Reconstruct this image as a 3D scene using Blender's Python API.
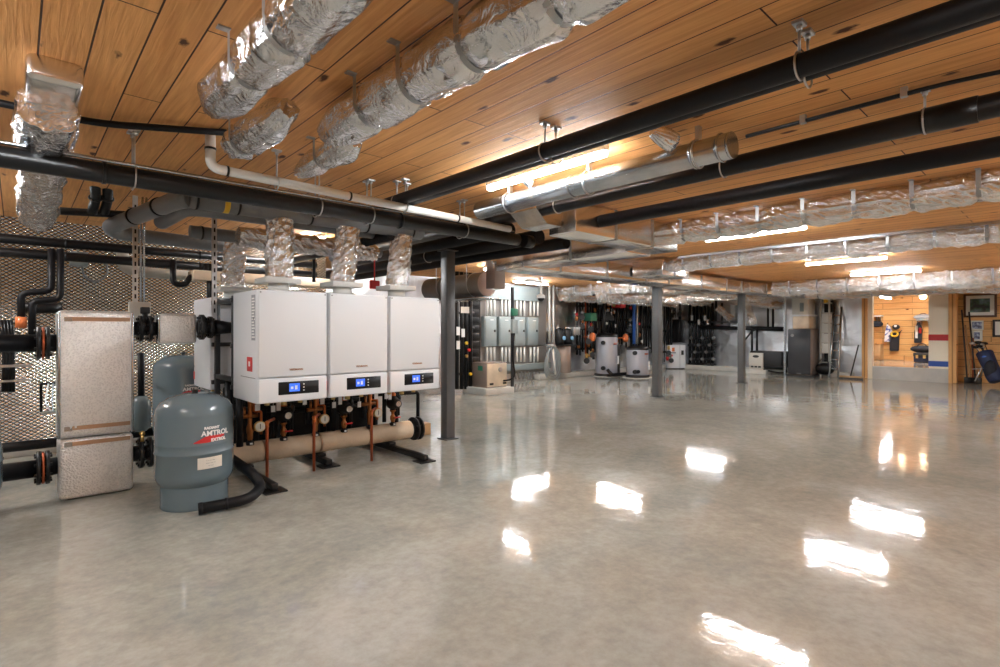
import bpy, bmesh, math, random
from mathutils import Vector, Matrix, noise
random.seed(7)
for o in list(bpy.data.objects): bpy.data.objects.remove(o)
scn = bpy.context.scene
COL = scn.collection
# ------------------------------------------------------------------ camera, world, exposure
YAW = math.radians(42.4); CH = 1.35; FPX = 530.0; HY = 331.0
cam_d = bpy.data.cameras.new('camera'); cam = bpy.data.objects.new('camera', cam_d); COL.objects.link(cam)
cam.location = (0, 0, CH); cam.rotation_euler = (math.pi/2, 0, -YAW)
cam_d.sensor_width = 36; cam_d.lens = FPX*36/1000; cam_d.shift_y = (HY-333.5)/1000
cam_d.clip_start = .05; cam_d.clip_end = 100
scn.camera = cam
w = bpy.data.worlds.new('world'); scn.world = w; w.use_nodes = True
w.node_tree.nodes['Background'].inputs[0].default_value = (.8, .85, 1, 1)
w.node_tree.nodes['Background'].inputs[1].default_value = .3
scn.view_settings.view_transform = 'Standard'; scn.view_settings.look = 'None'
scn.view_settings.gamma = 1; scn.view_settings.use_curve_mapping = False
scn.view_settings.exposure = 1.5
TUBE = 60.0      # strength of the ceiling tubes

# room heights and planes
H = 2.62; XW = 17.9; YB = 10.3; YL = 8.0
SN, CS = math.sin(YAW), math.cos(YAW)
def ray(px, py):                      # world direction through a pixel of the photograph
    u = (px-500)/FPX
    return Vector((SN+CS*u, CS-SN*u, (HY-py)/FPX))
def aX(px, py, X): r = ray(px, py); t = X/r.x; return Vector((X, r.y*t, CH+r.z*t))
def aY(px, py, Y): r = ray(px, py); t = Y/r.y; return Vector((r.x*t, Y, CH+r.z*t))
def aZ(px, py, Z): r = ray(px, py); t = (Z-CH)/r.z; return Vector((r.x*t, r.y*t, Z))

# ------------------------------------------------------------------ materials
def mat(name, col, rough=.5, metal=0., bump=0., bscale=40., var=0., vscale=3., spec=.5, coat=0., emit=None, es=0., bdet=4., trans=0):
    m = bpy.data.materials.new(name); m.use_nodes = True
    nt = m.node_tree; b = nt.nodes['Principled BSDF']
    b.inputs['Base Color'].default_value = (*col, 1); b.inputs['Roughness'].default_value = rough
    b.inputs['Metallic'].default_value = metal; b.inputs['Specular IOR Level'].default_value = spec
    b.inputs['Coat Weight'].default_value = coat
    if trans: b.inputs['Transmission Weight'].default_value = trans
    if emit: b.inputs['Emission Color'].default_value = (*emit, 1); b.inputs['Emission Strength'].default_value = es
    tc = nt.nodes.new('ShaderNodeTexCoord')
    if var:
        n = nt.nodes.new('ShaderNodeTexNoise'); n.inputs['Scale'].default_value = vscale; n.inputs['Detail'].default_value = 5
        nt.links.new(tc.outputs['Object'], n.inputs['Vector'])
        r = nt.nodes.new('ShaderNodeValToRGB'); r.color_ramp.elements[0].position = .3; r.color_ramp.elements[1].position = .7
        r.color_ramp.elements[0].color = (*[c*(1-var) for c in col], 1); r.color_ramp.elements[1].color = (*[min(1, c*(1+var)) for c in col], 1)
        nt.links.new(n.outputs['Fac'], r.inputs['Fac']); nt.links.new(r.outputs['Color'], b.inputs['Base Color'])
    if bump:
        n = nt.nodes.new('ShaderNodeTexNoise'); n.inputs['Scale'].default_value = bscale; n.inputs['Detail'].default_value = bdet
        nt.links.new(tc.outputs['Object'], n.inputs['Vector'])
        bp = nt.nodes.new('ShaderNodeBump'); bp.inputs['Strength'].default_value = bump; bp.inputs['Distance'].default_value = .02
        nt.links.new(n.outputs['Fac'], bp.inputs['Height']); nt.links.new(bp.outputs['Normal'], b.inputs['Normal'])
    return m
def nd(nt, t, **kw):
    n = nt.nodes.new(t)
    for k, v in kw.items():
        if k.startswith('i_'): n.inputs[k[2:].replace('_', ' ')].default_value = v
        else: setattr(n, k, v)
    return n
def wood(name, c1, c2, seam, bw, bl, axis='Y', rough=.55, knots=True, seam_w=.012):
    """boards bw wide and bl long, running along axis (Y, X or 'wall': along Y on a vertical plane)"""
    m = bpy.data.materials.new(name); m.use_nodes = True; nt = m.node_tree; b = nt.nodes['Principled BSDF']; L = nt.links.new
    b.inputs['Roughness'].default_value = rough; b.inputs['Specular IOR Level'].default_value = .35
    tc = nd(nt, 'ShaderNodeTexCoord'); sp = nd(nt, 'ShaderNodeSeparateXYZ'); L(tc.outputs['Object'], sp.inputs[0])
    cb = nd(nt, 'ShaderNodeCombineXYZ')
    a, c = {'Y': ('Y', 'X'), 'X': ('X', 'Y'), 'wallY': ('Y', 'Z'), 'wallX': ('X', 'Z'), 'Z': ('Z', 'Y')}[axis]
    L(sp.outputs[a], cb.inputs[0]); L(sp.outputs[c], cb.inputs[1])
    br = nd(nt, 'ShaderNodeTexBrick', offset=.37, offset_frequency=2)
    br.inputs['Scale'].default_value = 1; br.inputs['Brick Width'].default_value = bl; br.inputs['Row Height'].default_value = bw
    br.inputs['Mortar Size'].default_value = bw*seam_w*2; br.inputs['Mortar Smooth'].default_value = .1
    br.inputs['Color1'].default_value = (0, 0, 0, 1); br.inputs['Color2'].default_value = (1, 1, 1, 1); br.inputs['Mortar'].default_value = (.5, .5, .5, 1)
    L(cb.outputs[0], br.inputs['Vector'])
    # grain, stretched along the board, shifted per board
    mp = nd(nt, 'ShaderNodeMapping'); mp.inputs['Scale'].default_value = (1.1, 22, 1); L(cb.outputs[0], mp.inputs['Vector'])
    sh = nd(nt, 'ShaderNodeVectorMath', operation='MULTIPLY_ADD'); sh.inputs[1].default_value = (37, 11, 5)
    L(br.outputs['Color'], sh.inputs[0]); L(mp.outputs[0], sh.inputs[2])
    n1 = nd(nt, 'ShaderNodeTexNoise'); n1.inputs['Scale'].default_value = 2.2; n1.inputs['Detail'].default_value = 6; n1.inputs['Distortion'].default_value = .6; L(sh.outputs[0], n1.inputs['Vector'])
    mix1 = nd(nt, 'ShaderNodeMix', data_type='RGBA'); mix1.inputs[6].default_value = (*c1, 1); mix1.inputs[7].default_value = (*c2, 1)
    md = nd(nt, 'ShaderNodeMath', operation='MULTIPLY_ADD'); md.inputs[1].default_value = .45
    ms = nd(nt, 'ShaderNodeMath', operation='MULTIPLY_ADD'); ms.inputs[1].default_value = 1.9; ms.inputs[2].default_value = -.68
    L(n1.outputs['Fac'], ms.inputs[0]); L(br.outputs['Color'], md.inputs[0]); L(ms.outputs[0], md.inputs[2]); L(md.outputs[0], mix1.inputs[0])
    cur = mix1.outputs[2]
    if knots:
        mk = nd(nt, 'ShaderNodeMapping'); mk.inputs['Scale'].default_value = (2.3, 5.2, 1); L(cb.outputs[0], mk.inputs['Vector'])
        sk = nd(nt, 'ShaderNodeTexVoronoi'); sk.inputs['Scale'].default_value = 1; L(mk.outputs[0], sk.inputs['Vector'])
        nk = nd(nt, 'ShaderNodeTexNoise'); nk.inputs['Scale'].default_value = 9; L(mk.outputs[0], nk.inputs['Vector'])
        ak = nd(nt, 'ShaderNodeMath', operation='MULTIPLY_ADD'); ak.inputs[1].default_value = .16; L(nk.outputs['Fac'], ak.inputs[0]); L(sk.outputs['Distance'], ak.inputs[2])
        rk = nd(nt, 'ShaderNodeValToRGB'); rk.color_ramp.elements[0].position = .15; rk.color_ramp.elements[0].color = (1, 1, 1, 1)
        rk.color_ramp.elements[1].position = .21; rk.color_ramp.elements[1].color = (0, 0, 0, 1); L(ak.outputs[0], rk.inputs[0])
        mx = nd(nt, 'ShaderNodeMix', data_type='RGBA'); L(rk.outputs[0], mx.inputs[0]); L(cur, mx.inputs[6]); mx.inputs[7].default_value = (.09, .03, .01, 1); cur = mx.outputs[2]
        # rough saw cracks
    mx = nd(nt, 'ShaderNodeMix', data_type='RGBA'); L(br.outputs['Fac'], mx.inputs[0]); L(cur, mx.inputs[6]); mx.inputs[7].default_value = (*seam, 1)
    L(mx.outputs[2], b.inputs['Base Color'])
    bp = nd(nt, 'ShaderNodeBump'); bp.inputs['Strength'].default_value = .25; bp.inputs['Distance'].default_value = .01; L(n1.outputs['Fac'], bp.inputs['Height'])
    bp2 = nd(nt, 'ShaderNodeBump', invert=True); bp2.inputs['Strength'].default_value = .8; bp2.inputs['Distance'].default_value = .006
    L(br.outputs['Fac'], bp2.inputs['Height']); L(bp.outputs[0], bp2.inputs['Normal']); L(bp2.outputs[0], b.inputs['Normal'])
    return m
def foil(name, col=(.80, .80, .81), rough=.2, sc=18., st=.7, dist=.03):
    m = bpy.data.materials.new(name); m.use_nodes = True; nt = m.node_tree; b = nt.nodes['Principled BSDF']; L = nt.links.new
    b.inputs['Base Color'].default_value = (*col, 1); b.inputs['Metallic'].default_value = 1; b.inputs['Roughness'].default_value = rough
    tc = nd(nt, 'ShaderNodeTexCoord')
    n = nd(nt, 'ShaderNodeTexNoise'); n.inputs['Scale'].default_value = sc*.6; n.inputs['Detail'].default_value = 6; n.inputs['Distortion'].default_value = 1.2
    v = nd(nt, 'ShaderNodeTexVoronoi', feature='F1', distance='MANHATTAN'); v.inputs['Scale'].default_value = sc
    wv = nd(nt, 'ShaderNodeVectorMath', operation='MULTIPLY_ADD'); wv.inputs[1].default_value = (.25, .25, .25)
    L(tc.outputs['Object'], n.inputs['Vector']); L(n.outputs['Color'], wv.inputs[0]); L(tc.outputs['Object'], wv.inputs[2]); L(wv.outputs[0], v.inputs['Vector'])
    ad = nd(nt, 'ShaderNodeMath', operation='ADD'); L(n.outputs['Fac'], ad.inputs[0]); L(v.outputs['Distance'], ad.inputs[1])
    bp = nd(nt, 'ShaderNodeBump'); bp.inputs['Strength'].default_value = st; bp.inputs['Distance'].default_value = dist
    L(ad.outputs[0], bp.inputs['Height']); L(bp.outputs[0], b.inputs['Normal'])
    return m
def diamond_foil(name):
    m = bpy.data.materials.new(name); m.use_nodes = True; nt = m.node_tree; b = nt.nodes['Principled BSDF']; L = nt.links.new
    b.inputs['Metallic'].default_value = 1; b.inputs['Roughness'].default_value = .25
    tc = nd(nt, 'ShaderNodeTexCoord')
    outs = []
    for s in (1, -1):
        mp = nd(nt, 'ShaderNodeMapping'); mp.inputs['Rotation'].default_value = (0, s*math.radians(34), 0); L(tc.outputs['Object'], mp.inputs['Vector'])
        wv = nd(nt, 'ShaderNodeTexWave', wave_type='BANDS', bands_direction='Z'); wv.inputs['Scale'].default_value = 9.5; wv.inputs['Distortion'].default_value = 0; L(mp.outputs[0], wv.inputs['Vector'])
        outs.append(wv.outputs['Fac'])
    mn = nd(nt, 'ShaderNodeMath', operation='MAXIMUM'); L(outs[0], mn.inputs[0]); L(outs[1], mn.inputs[1])
    r = nd(nt, 'ShaderNodeValToRGB'); r.color_ramp.elements[0].position = .66; r.color_ramp.elements[0].color = (.98, .95, .88, 1)
    r.color_ramp.elements[1].position = .96; r.color_ramp.elements[1].color = (.10, .09, .085, 1); L(mn.outputs[0], r.inputs[0]); L(r.outputs[0], b.inputs['Base Color'])
    n2 = nd(nt, 'ShaderNodeTexNoise'); n2.inputs['Scale'].default_value = 1.4; L(tc.outputs['Object'], n2.inputs['Vector'])
    ad = nd(nt, 'ShaderNodeMath', operation='MULTIPLY_ADD'); ad.inputs[1].default_value = 3.; L(n2.outputs['Fac'], ad.inputs[0]); L(mn.outputs[0], ad.inputs[2])
    bp = nd(nt, 'ShaderNodeBump', invert=True); bp.inputs['Strength'].default_value = .6; bp.inputs['Distance'].default_value = .02; L(ad.outputs[0], bp.inputs['Height']); L(bp.outputs[0], b.inputs['Normal'])
    return m
def concrete(name):
    m = bpy.data.materials.new(name); m.use_nodes = True; nt = m.node_tree; b = nt.nodes['Principled BSDF']; L = nt.links.new
    tc = nd(nt, 'ShaderNodeTexCoord')
    n1 = nd(nt, 'ShaderNodeTexNoise'); n1.inputs['Scale'].default_value = .9; n1.inputs['Detail'].default_value = 9; n1.inputs['Roughness'].default_value = .62; n1.inputs['Distortion'].default_value = .8
    n2 = nd(nt, 'ShaderNodeTexNoise'); n2.inputs['Scale'].default_value = 14; n2.inputs['Detail'].default_value = 6; n2.inputs['Roughness'].default_value = .7
    for n in (n1, n2): L(tc.outputs['Object'], n.inputs['Vector'])
    r = nd(nt, 'ShaderNodeValToRGB'); e = r.color_ramp.elements
    e[0].position = .38; e[0].color = (.295, .305, .285, 1); e[1].position = .64; e[1].color = (.475, .475, .435, 1); ex_ = e.new(.5); ex_.color = (.385, .38, .335, 1)
    ad = nd(nt, 'ShaderNodeMath', operation='MULTIPLY_ADD'); ad.inputs[1].default_value = .45; L(n2.outputs['Fac'], ad.inputs[0])
    ml = nd(nt, 'ShaderNodeMath', operation='MULTIPLY'); ml.inputs[1].default_value = .56; L(n1.outputs['Fac'], ml.inputs[0]); L(ml.outputs[0], ad.inputs[2]); L(ad.outputs[0], r.inputs[0])
    L(r.outputs[0], b.inputs['Base Color'])
    mr = nd(nt, 'ShaderNodeMapRange'); mr.inputs[3].default_value = .045; mr.inputs[4].default_value = .085; L(n1.outputs['Fac'], mr.inputs[0]); L(mr.outputs[0], b.inputs['Roughness'])
    b.inputs['Specular IOR Level'].default_value = .42
    b.inputs['Coat Weight'].default_value = 0; b.inputs['Coat Roughness'].default_value = .04
    n3 = nd(nt, 'ShaderNodeTexNoise'); n3.inputs['Scale'].default_value = 4.5; n3.inputs['Detail'].default_value = 5; L(tc.outputs['Object'], n3.inputs['Vector'])
    bp = nd(nt, 'ShaderNodeBump'); bp.inputs['Strength'].default_value = .13; bp.inputs['Distance'].default_value = .02; L(n3.outputs['Fac'], bp.inputs['Height'])
    L(bp.outputs[0], b.inputs['Normal']); L(bp.outputs[0], b.inputs['Coat Normal'])
    return m
M = dict(
 ceil=wood('ceiling boards', (.84, .43, .155), (.60, .27, .085), (.05, .018, .008), .174, 2.6, 'Y', rough=.7, seam_w=.011),
 wallwood=wood('pine wall boards', (.78, .48, .20), (.62, .33, .11), (.12, .05, .02), .2, 2.2, 'wallY'),
 wallwood2=wood('pine wall boards facing the room', (.62, .33, .13), (.46, .21, .07), (.12, .05, .02), .2, 2.2, 'wallX'),
 post=wood('pine post', (.80, .46, .19), (.66, .34, .12), (.4, .2, .08), .6, 4, 'Z'),
 floor=concrete('polished concrete'),
 curb=mat('curb concrete', (.55, .54, .50), .6, bump=.2, var=.12),
 foil=foil('crinkled foil jacket', (.80,.80,.81), .17, 11, .3, .03), foil_s=foil('shiny foil jacket', (.88, .87, .86), .14, 26, .35, .03),
 foil_far=foil('foil duct wrap', (.93, .93, .93), .16, 16, .6, .05),
 board=foil('foil faced duct board', (.78, .77, .76), .2, 3, .12, .03),
 diamond=diamond_foil('embossed foil insulation'),
 brushed=foil('foil faced wall board', (.78, .80, .83), .3, 2.2, .3, .05),
 galv=mat('galvanised steel', (.50, .54, .58), .25, 1, bump=.05, bscale=6, var=.12, vscale=9),
 strap=mat('dull metal strap', (.45, .45, .44), .4, 1),
 zinc=mat('zinc plated steel', (.6, .6, .6), .35, 1),
 blk=mat('black pipe insulation', (.006, .006, .008), .5, bump=.12, bscale=20, spec=.3),
 blkgloss=mat('black plastic', (.006, .006, .007), .33, spec=.35), blkiron=mat('black cast iron', (.009, .009, .010), .42, .1, bump=.15, bscale=60),
 conduit_blk=mat('dark painted steel pipe', (.014, .015, .017), .32, .3),
 gpipe=mat('grey flue pipe plastic', (.16, .17, .18), .4), steel=mat('grey painted steel column', (.115, .12, .125), .4, .2, bump=.05, bscale=15),
 dkframe=mat('dark steel frame', (.05, .052, .056), .4, .5),
 pvc=mat('white pvc pipe', (.72, .71, .68), .35), white=mat('white enamel', (.78, .80, .83), .28, spec=.5), whitedoor=mat('white enamel front', (.74, .76, .785), .4),
 offw=mat('off white plastic', (.66, .65, .61), .5), grey=mat('grey seam', (.22, .22, .22), .6),
 copper=mat('copper pipe', (.72, .22, .08), .33, 1, var=.2, vscale=12), redcopper=mat('reddish copper pipe', (.50, .12, .05), .4, .7, var=.15, vscale=9), bronze=mat('bronze valve', (.42, .17, .065), .35, 1, bump=.1),
 brass=mat('brass', (.75, .52, .2), .3, 1), red=mat('red plastic', (.65, .03, .03), .4), orange=mat('orange plastic', (.75, .2, .06), .45), yellow=mat('yellow plastic', (.8, .5, .03), .5),
 green=mat('green valve body', (.03, .20, .12), .45), blue=mat('blue plastic', (.03, .12, .45), .4), sky=mat('light blue cap', (.25, .5, .75), .4),
 tank=mat('blue grey tank enamel', (.14, .195, .225), .2, .0, bump=.02, bscale=6, coat=.3),
 silver=mat('silver grey tank jacket', (.40, .415, .47), .4, .15), hx=None, handler=mat('dull grey sheet metal', (.27, .25, .235), .45, .3), endp=mat('pinkish end plate', (.55, .45, .42), .4, .3),
 paper=mat('printed label paper', (.78, .74, .66), .6), ink=mat('dark print', (.03, .03, .03), .6), wht=mat('white print', (.9, .9, .9), .5), lgrey=mat('grey print', (.35, .38, .42), .5),
 disp=mat('blue display', (.03, .12, .5), .3, emit=(.04, .12, .7), es=.45),
 tube=mat('lit tube', (.9, .9, .9), .4, emit=(.94, .975, 1), es=TUBE), lamp=mat('lit globe', (.9, .9, .9), .4, emit=(1, .82, .55), es=5),
 panel=mat('grey electrical enamel', (.27, .32, .325), .45), hxfoil=None,
 tan=mat('tan jacket', (.74, .60, .44), .55, bump=.2, var=.2), taupe=mat('taupe sheet metal', (.30, .235, .20), .4, .4),
 char=mat('charcoal cabinet', (.035, .037, .042), .35), cream=mat('cream painted board', (.90, .83, .68), .6), ply=mat('plywood', (.50, .31, .15), .6, var=.15),
 hole=mat('dark gap', (.01, .01, .01), .8), cloth_w=mat('white jersey cloth', (.8, .8, .82), .8), cloth_k=mat('black cloth', (.015, .017, .025), .8), navy=mat('navy cloth', (.01, .02, .065), .6),
 redp=mat('red painted band', (.50, .015, .02), .5), bluep=mat('blue painted band', (.02, .08, .38), .5), mount=mat('picture mount', (.72, .74, .68), .6), frame=mat('walnut frame', (.10, .045, .02), .4),
 beige=mat('beige sheet metal', (.55, .52, .46), .5),
)
def hxmat():
    m = bpy.data.materials.new('dimpled foil cladding'); m.use_nodes = True; nt = m.node_tree; b = nt.nodes['Principled BSDF']; L = nt.links.new
    b.inputs['Metallic'].default_value = .6; b.inputs['Roughness'].default_value = .34
    tc = nd(nt, 'ShaderNodeTexCoord'); v = nd(nt, 'ShaderNodeTexVoronoi'); v.inputs['Scale'].default_value = 70; L(tc.outputs['Object'], v.inputs['Vector'])
    r = nd(nt, 'ShaderNodeValToRGB'); r.color_ramp.elements[0].color = (.74, .73, .72, 1); r.color_ramp.elements[1].position = .6; r.color_ramp.elements[1].color = (.95, .94, .92, 1)
    L(v.outputs['Distance'], r.inputs[0]); L(r.outputs[0], b.inputs['Base Color'])
    bp = nd(nt, 'ShaderNodeBump'); bp.inputs['Strength'].default_value = .5; bp.inputs['Distance'].default_value = .01; L(v.outputs['Distance'], bp.inputs['Height']); L(bp.outputs[0], b.inputs['Normal'])
    return m
M['hx'] = hxmat()
M['tape'] = mat('copper tinted tape', (.55, .38, .27), .3, .8)
def picmat(name, cols, sc):
    m = bpy.data.materials.new(name); m.use_nodes = True; nt = m.node_tree; b = nt.nodes['Principled BSDF']; L = nt.links.new
    b.inputs['Roughness'].default_value = .3
    tc = nd(nt, 'ShaderNodeTexCoord'); n = nd(nt, 'ShaderNodeTexNoise'); n.inputs['Scale'].default_value = sc; n.inputs['Detail'].default_value = 5; L(tc.outputs['Object'], n.inputs['Vector'])
    r = nd(nt, 'ShaderNodeValToRGB'); e = r.color_ramp.elements; e[0].position = .38; e[0].color = (*cols[0], 1); e[1].position = .62; e[1].color = (*cols[-1], 1)
    for i, c in enumerate(cols[1:-1]): x = e.new(.38+.24*(i+1)/(len(cols)-1)); x.color = (*c, 1)
    L(n.outputs['Fac'], r.inputs[0]); L(r.outputs[0], b.inputs['Base Color']); return m
M['landscape'] = picmat('landscape print', [(.01, .015, .01), (.03, .08, .03), (.08, .12, .14), (.12, .3, .2)], 5)
M['print'] = picmat('printed sheet', [(.05, .05, .1), (.2, .25, .4), (.5, .55, .6)], 14)
M['jersey'] = picmat('patterned jersey', [(.03, .08, .4), (.75, .78, .85), (.8, .8, .85)], 11)

# ------------------------------------------------------------------ mesh building
def frame_for(d):
    d = d.normalized(); a = Vector((0, 0, 1)) if abs(d.z) < .9 else Vector((1, 0, 0))
    x = a.cross(d).normalized(); return x, d.cross(x).normalized()
class MB:
    def __init__(s): s.bm = bmesh.new(); s.sm = []
    def _faces(s, before, smooth):
        for f in s.bm.faces:
            if f.index == -1 or f.index >= before: pass
    def box(s, lo, hi, bev=0, seg=2, rot=0, mtx=None):
        t = bmesh.new(); bmesh.ops.create_cube(t, size=1)
        lo = Vector(lo); hi = Vector(hi); c = (lo+hi)/2; d = hi-lo
        for v in t.verts: v.co = Vector((v.co.x*d.x, v.co.y*d.y, v.co.z*d.z))
        if bev: bmesh.ops.bevel(t, geom=list(t.edges), offset=bev, segments=seg, affect='EDGES', profile=.5)
        R = Matrix.Rotation(rot, 4, 'Z')
        for v in t.verts: v.co = c + R @ v.co
        if mtx:
            for v in t.verts: v.co = mtx @ v.co
        return s._merge(t, bool(bev))
    def _merge(s, t, smooth):
        for f in t.faces: f.smooth = smooth
        me = bpy.data.meshes.new('tmp'); t.to_mesh(me); t.free(); s.bm.from_mesh(me); bpy.data.meshes.remove(me); return s
    def cyl(s, p0, p1, r0, r1=None, n=20, caps=True):
        p0 = Vector(p0); p1 = Vector(p1); r1 = r0 if r1 is None else r1; x, y = frame_for(p1-p0); t = bmesh.new(); rings = []
        for p, r in ((p0, r0), (p1, r1)): rings.append([t.verts.new(p+(x*math.cos(a)+y*math.sin(a))*r) for a in [2*math.pi*i/n for i in range(n)]])
        sd = []
        for i in range(n): j = (i+1) % n; t.faces.new((rings[0][i], rings[0][j], rings[1][j], rings[1][i])).smooth = True
        if caps: t.faces.new(rings[0][::-1]); t.faces.new(rings[1])
        for f in t.faces:
            if len(f.verts) > 4: f.smooth = False
        me = bpy.data.meshes.new('tmp'); t.to_mesh(me); t.free(); s.bm.from_mesh(me); bpy.data.meshes.remove(me); return s
    def lathe(s, prof, base, axis=(0, 0, 1), n=40):
        base = Vector(base); ax = Vector(axis).normalized(); x, y = frame_for(ax); bm = s.bm; prev = None
        for (r, h) in prof:
            c = base+ax*h
            ring = [bm.verts.new(c)] if r < 1e-6 else [bm.verts.new(c+(x*math.cos(2*math.pi*i/n)+y*math.sin(2*math.pi*i/n))*r) for i in range(n)]
            if prev is not None:
                for i in range(n):
                    j = (i+1) % n
                    if len(prev) == 1 and len(ring) > 1: bm.faces.new((prev[0], ring[j], ring[i])).smooth = True
                    elif len(ring) == 1 and len(prev) > 1: bm.faces.new((prev[i], prev[j], ring[0])).smooth = True
                    elif len(ring) > 1: bm.faces.new((prev[i], prev[j], ring[j], ring[i])).smooth = True
            prev = ring
        return s
    def sweep(s, pts, rf, n=16, caps=True, warp=None, sq=None):
        """tube through pts; rf = radius or function(k, arclength)"""
        bm = s.bm; pts = [Vector(p) for p in pts]; prev = None; up = None; L = 0; first = None
        for k, p in enumerate(pts):
            t = (pts[min(k+1, len(pts)-1)]-pts[max(k-1, 0)]).normalized()
            if up is None: up, _ = frame_for(t)
            up = (up-t*up.dot(t)).normalized(); v = t.cross(up)
            if k: L += (p-pts[k-1]).length
            r = rf(k, L) if callable(rf) else rf
            ring = []
            for i in range(n):
                a = 2*math.pi*i/n; d = up*math.cos(a)+v*math.sin(a)
                q = p+d*r
                if warp: q = q+d*warp(q, L, a)
                ring.append(bm.verts.new(q))
            if prev:
                for i in range(n): j = (i+1) % n; bm.faces.new((prev[i], prev[j], ring[j], ring[i])).smooth = True
            else: first = ring
            prev = ring
        if caps: bm.faces.new(first[::-1]); bm.faces.new(prev)
        return s
    def pipe(s, pts, r, n=14, bend=None, caps=True):
        return s.sweep(rounded(pts, bend if bend is not None else r*1.6), r, n, caps)
    def prism(s, poly, thick, mtx):
        t = bmesh.new(); a = [t.verts.new((x, 0, z)) for x, z in poly]; b = [t.verts.new((x, thick, z)) for x, z in poly]; n = len(poly)
        t.faces.new(a); t.faces.new(b[::-1])
        for i in range(n): j = (i+1) % n; t.faces.new((a[j], a[i], b[i], b[j]))
        for v in t.verts: v.co = mtx @ v.co
        bmesh.ops.recalc_face_normals(t, faces=t.faces)
        return s._merge(t, False)
    def ball(s, c, r, n=16, sc=(1, 1, 1)):
        t = bmesh.new(); bmesh.ops.create_uvsphere(t, u_segments=n, v_segments=max(6, n//2), radius=r)
        for v in t.verts: v.co = Vector(c)+Vector((v.co.x*sc[0], v.co.y*sc[1], v.co.z*sc[2]))
        return s._merge(t, True)
    def torus(s, c, R, r, axis=(0, 0, 1), n=24, m=8, a0=0, a1=2*math.pi):
        x, y = frame_for(Vector(axis)); full = abs(a1-a0) > 6.2; k = n+1
        pts = [Vector(c)+(x*math.cos(a0+(a1-a0)*i/n)+y*math.sin(a0+(a1-a0)*i/n))*R for i in range(k)]
        return s.sweep(pts, r, m, not full)
def rounded(pts, R):
    pts = [Vector(p) for p in pts]; out = [pts[0]]
    for i in range(1, len(pts)-1):
        a, b, c = pts[i-1], pts[i], pts[i+1]; d1 = (a-b); d2 = (c-b); l1, l2 = d1.length, d2.length
        if l1 < 1e-6 or l2 < 1e-6: continue
        d1 /= l1; d2 /= l2
        if d1.dot(d2) < -.999: out.append(b); continue
        q = min(R, l1*.48, l2*.48); p0 = b+d1*q; p2 = b+d2*q
        for k in range(7):
            t = k/6; out.append(p0*(1-t)**2+b*2*t*(1-t)+p2*t*t)
    out.append(pts[-1]); return out
ORG = {}
def root_of(o):
    while o.parent: o = o.parent
    return o
def put(name, mb, m, parent=None, label=None):
    me = bpy.data.meshes.new(name)
    bm = mb.bm
    if parent is not None:
        off = ORG.get(root_of(parent).name, Vector((0, 0, 0))); bmesh.ops.translate(bm, verts=bm.verts, vec=-off)
    else:
        xs = [v.co for v in bm.verts]; c = Vector((sum(v.x for v in xs)/len(xs), sum(v.y for v in xs)/len(xs), min(v.z for v in xs)))
        bmesh.ops.translate(bm, verts=bm.verts, vec=-c)
    bm.to_mesh(me); bm.free(); me.materials.append(M[m] if isinstance(m, str) else m)
    o = bpy.data.objects.new(name, me); COL.objects.link(o)
    if parent is not None: o.parent = parent
    else: o.location = c; ORG[o.name] = c
    if label: o['label'] = label
    return o
def tag(o, label, cat, group=None, kind=None):
    o['label'] = label; o['category'] = cat
    if group: o['group'] = group
    if kind: o['kind'] = kind
    return o
def single(name, mb, m, label, cat, group=None): return tag(put(name, mb, m), label, cat, group)
def struct(name, mb, m):
    o = put(name, mb, m); o['kind'] = 'structure'; return o
def thing(name, loc, label, cat, group=None):
    o = bpy.data.objects.new(name, None); COL.objects.link(o); o.location = loc; ORG[o.name] = Vector(loc); o.empty_display_size = .1
    return tag(o, label, cat, group)
def copy_tree(o, parent=None):
    c = o.copy(); COL.objects.link(c)
    if parent is not None: c.parent = parent
    for ch in list(o.children): copy_tree(ch, c)
    return c
def clone(o, loc, rz=0, label=None, group=None):
    c = copy_tree(o); c.location = loc; c.rotation_euler = (0, 0, rz); ORG[c.name] = Vector(loc)
    if label: c['label'] = label
    if group: c['group'] = group
    return c
def text_mb(txt, size, mtx, thick=.0008, cyl=None, bold=0):
    """cyl=(axis point, radius, angle0): bend the text round a vertical cylinder"""
    cu = bpy.data.curves.new('t', 'FONT'); cu.body = txt; cu.size = size; cu.extrude = thick; cu.align_x = 'CENTER'; cu.align_y = 'CENTER'; cu.offset = bold; cu.resolution_u = 3
    ob = bpy.data.objects.new('t', cu); me = bpy.data.meshes.new_from_object(ob)
    mb = MB(); mb.bm.from_mesh(me); bpy.data.objects.remove(ob); bpy.data.curves.remove(cu); bpy.data.meshes.remove(me)
    for v in mb.bm.verts:
        x, y, z = v.co
        if cyl:
            c, R, a0, zc = cyl; a = a0+x/R; v.co = Vector((c[0]+(R+z+.001)*math.cos(a), c[1]+(R+z+.001)*math.sin(a), zc+y))
        else: v.co = mtx @ Vector((x, -z, y))
    return mb
def facing(loc, rz=0): return Matrix.Translation(Vector(loc)) @ Matrix.Rotation(rz, 4, 'Z')   # local x right, -y out, z up
def seg_pts(p0, p1, step):
    p0 = Vector(p0); p1 = Vector(p1); n = max(2, int((p1-p0).length/step)); return [p0.lerp(p1, i/n) for i in range(n+1)]
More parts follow.
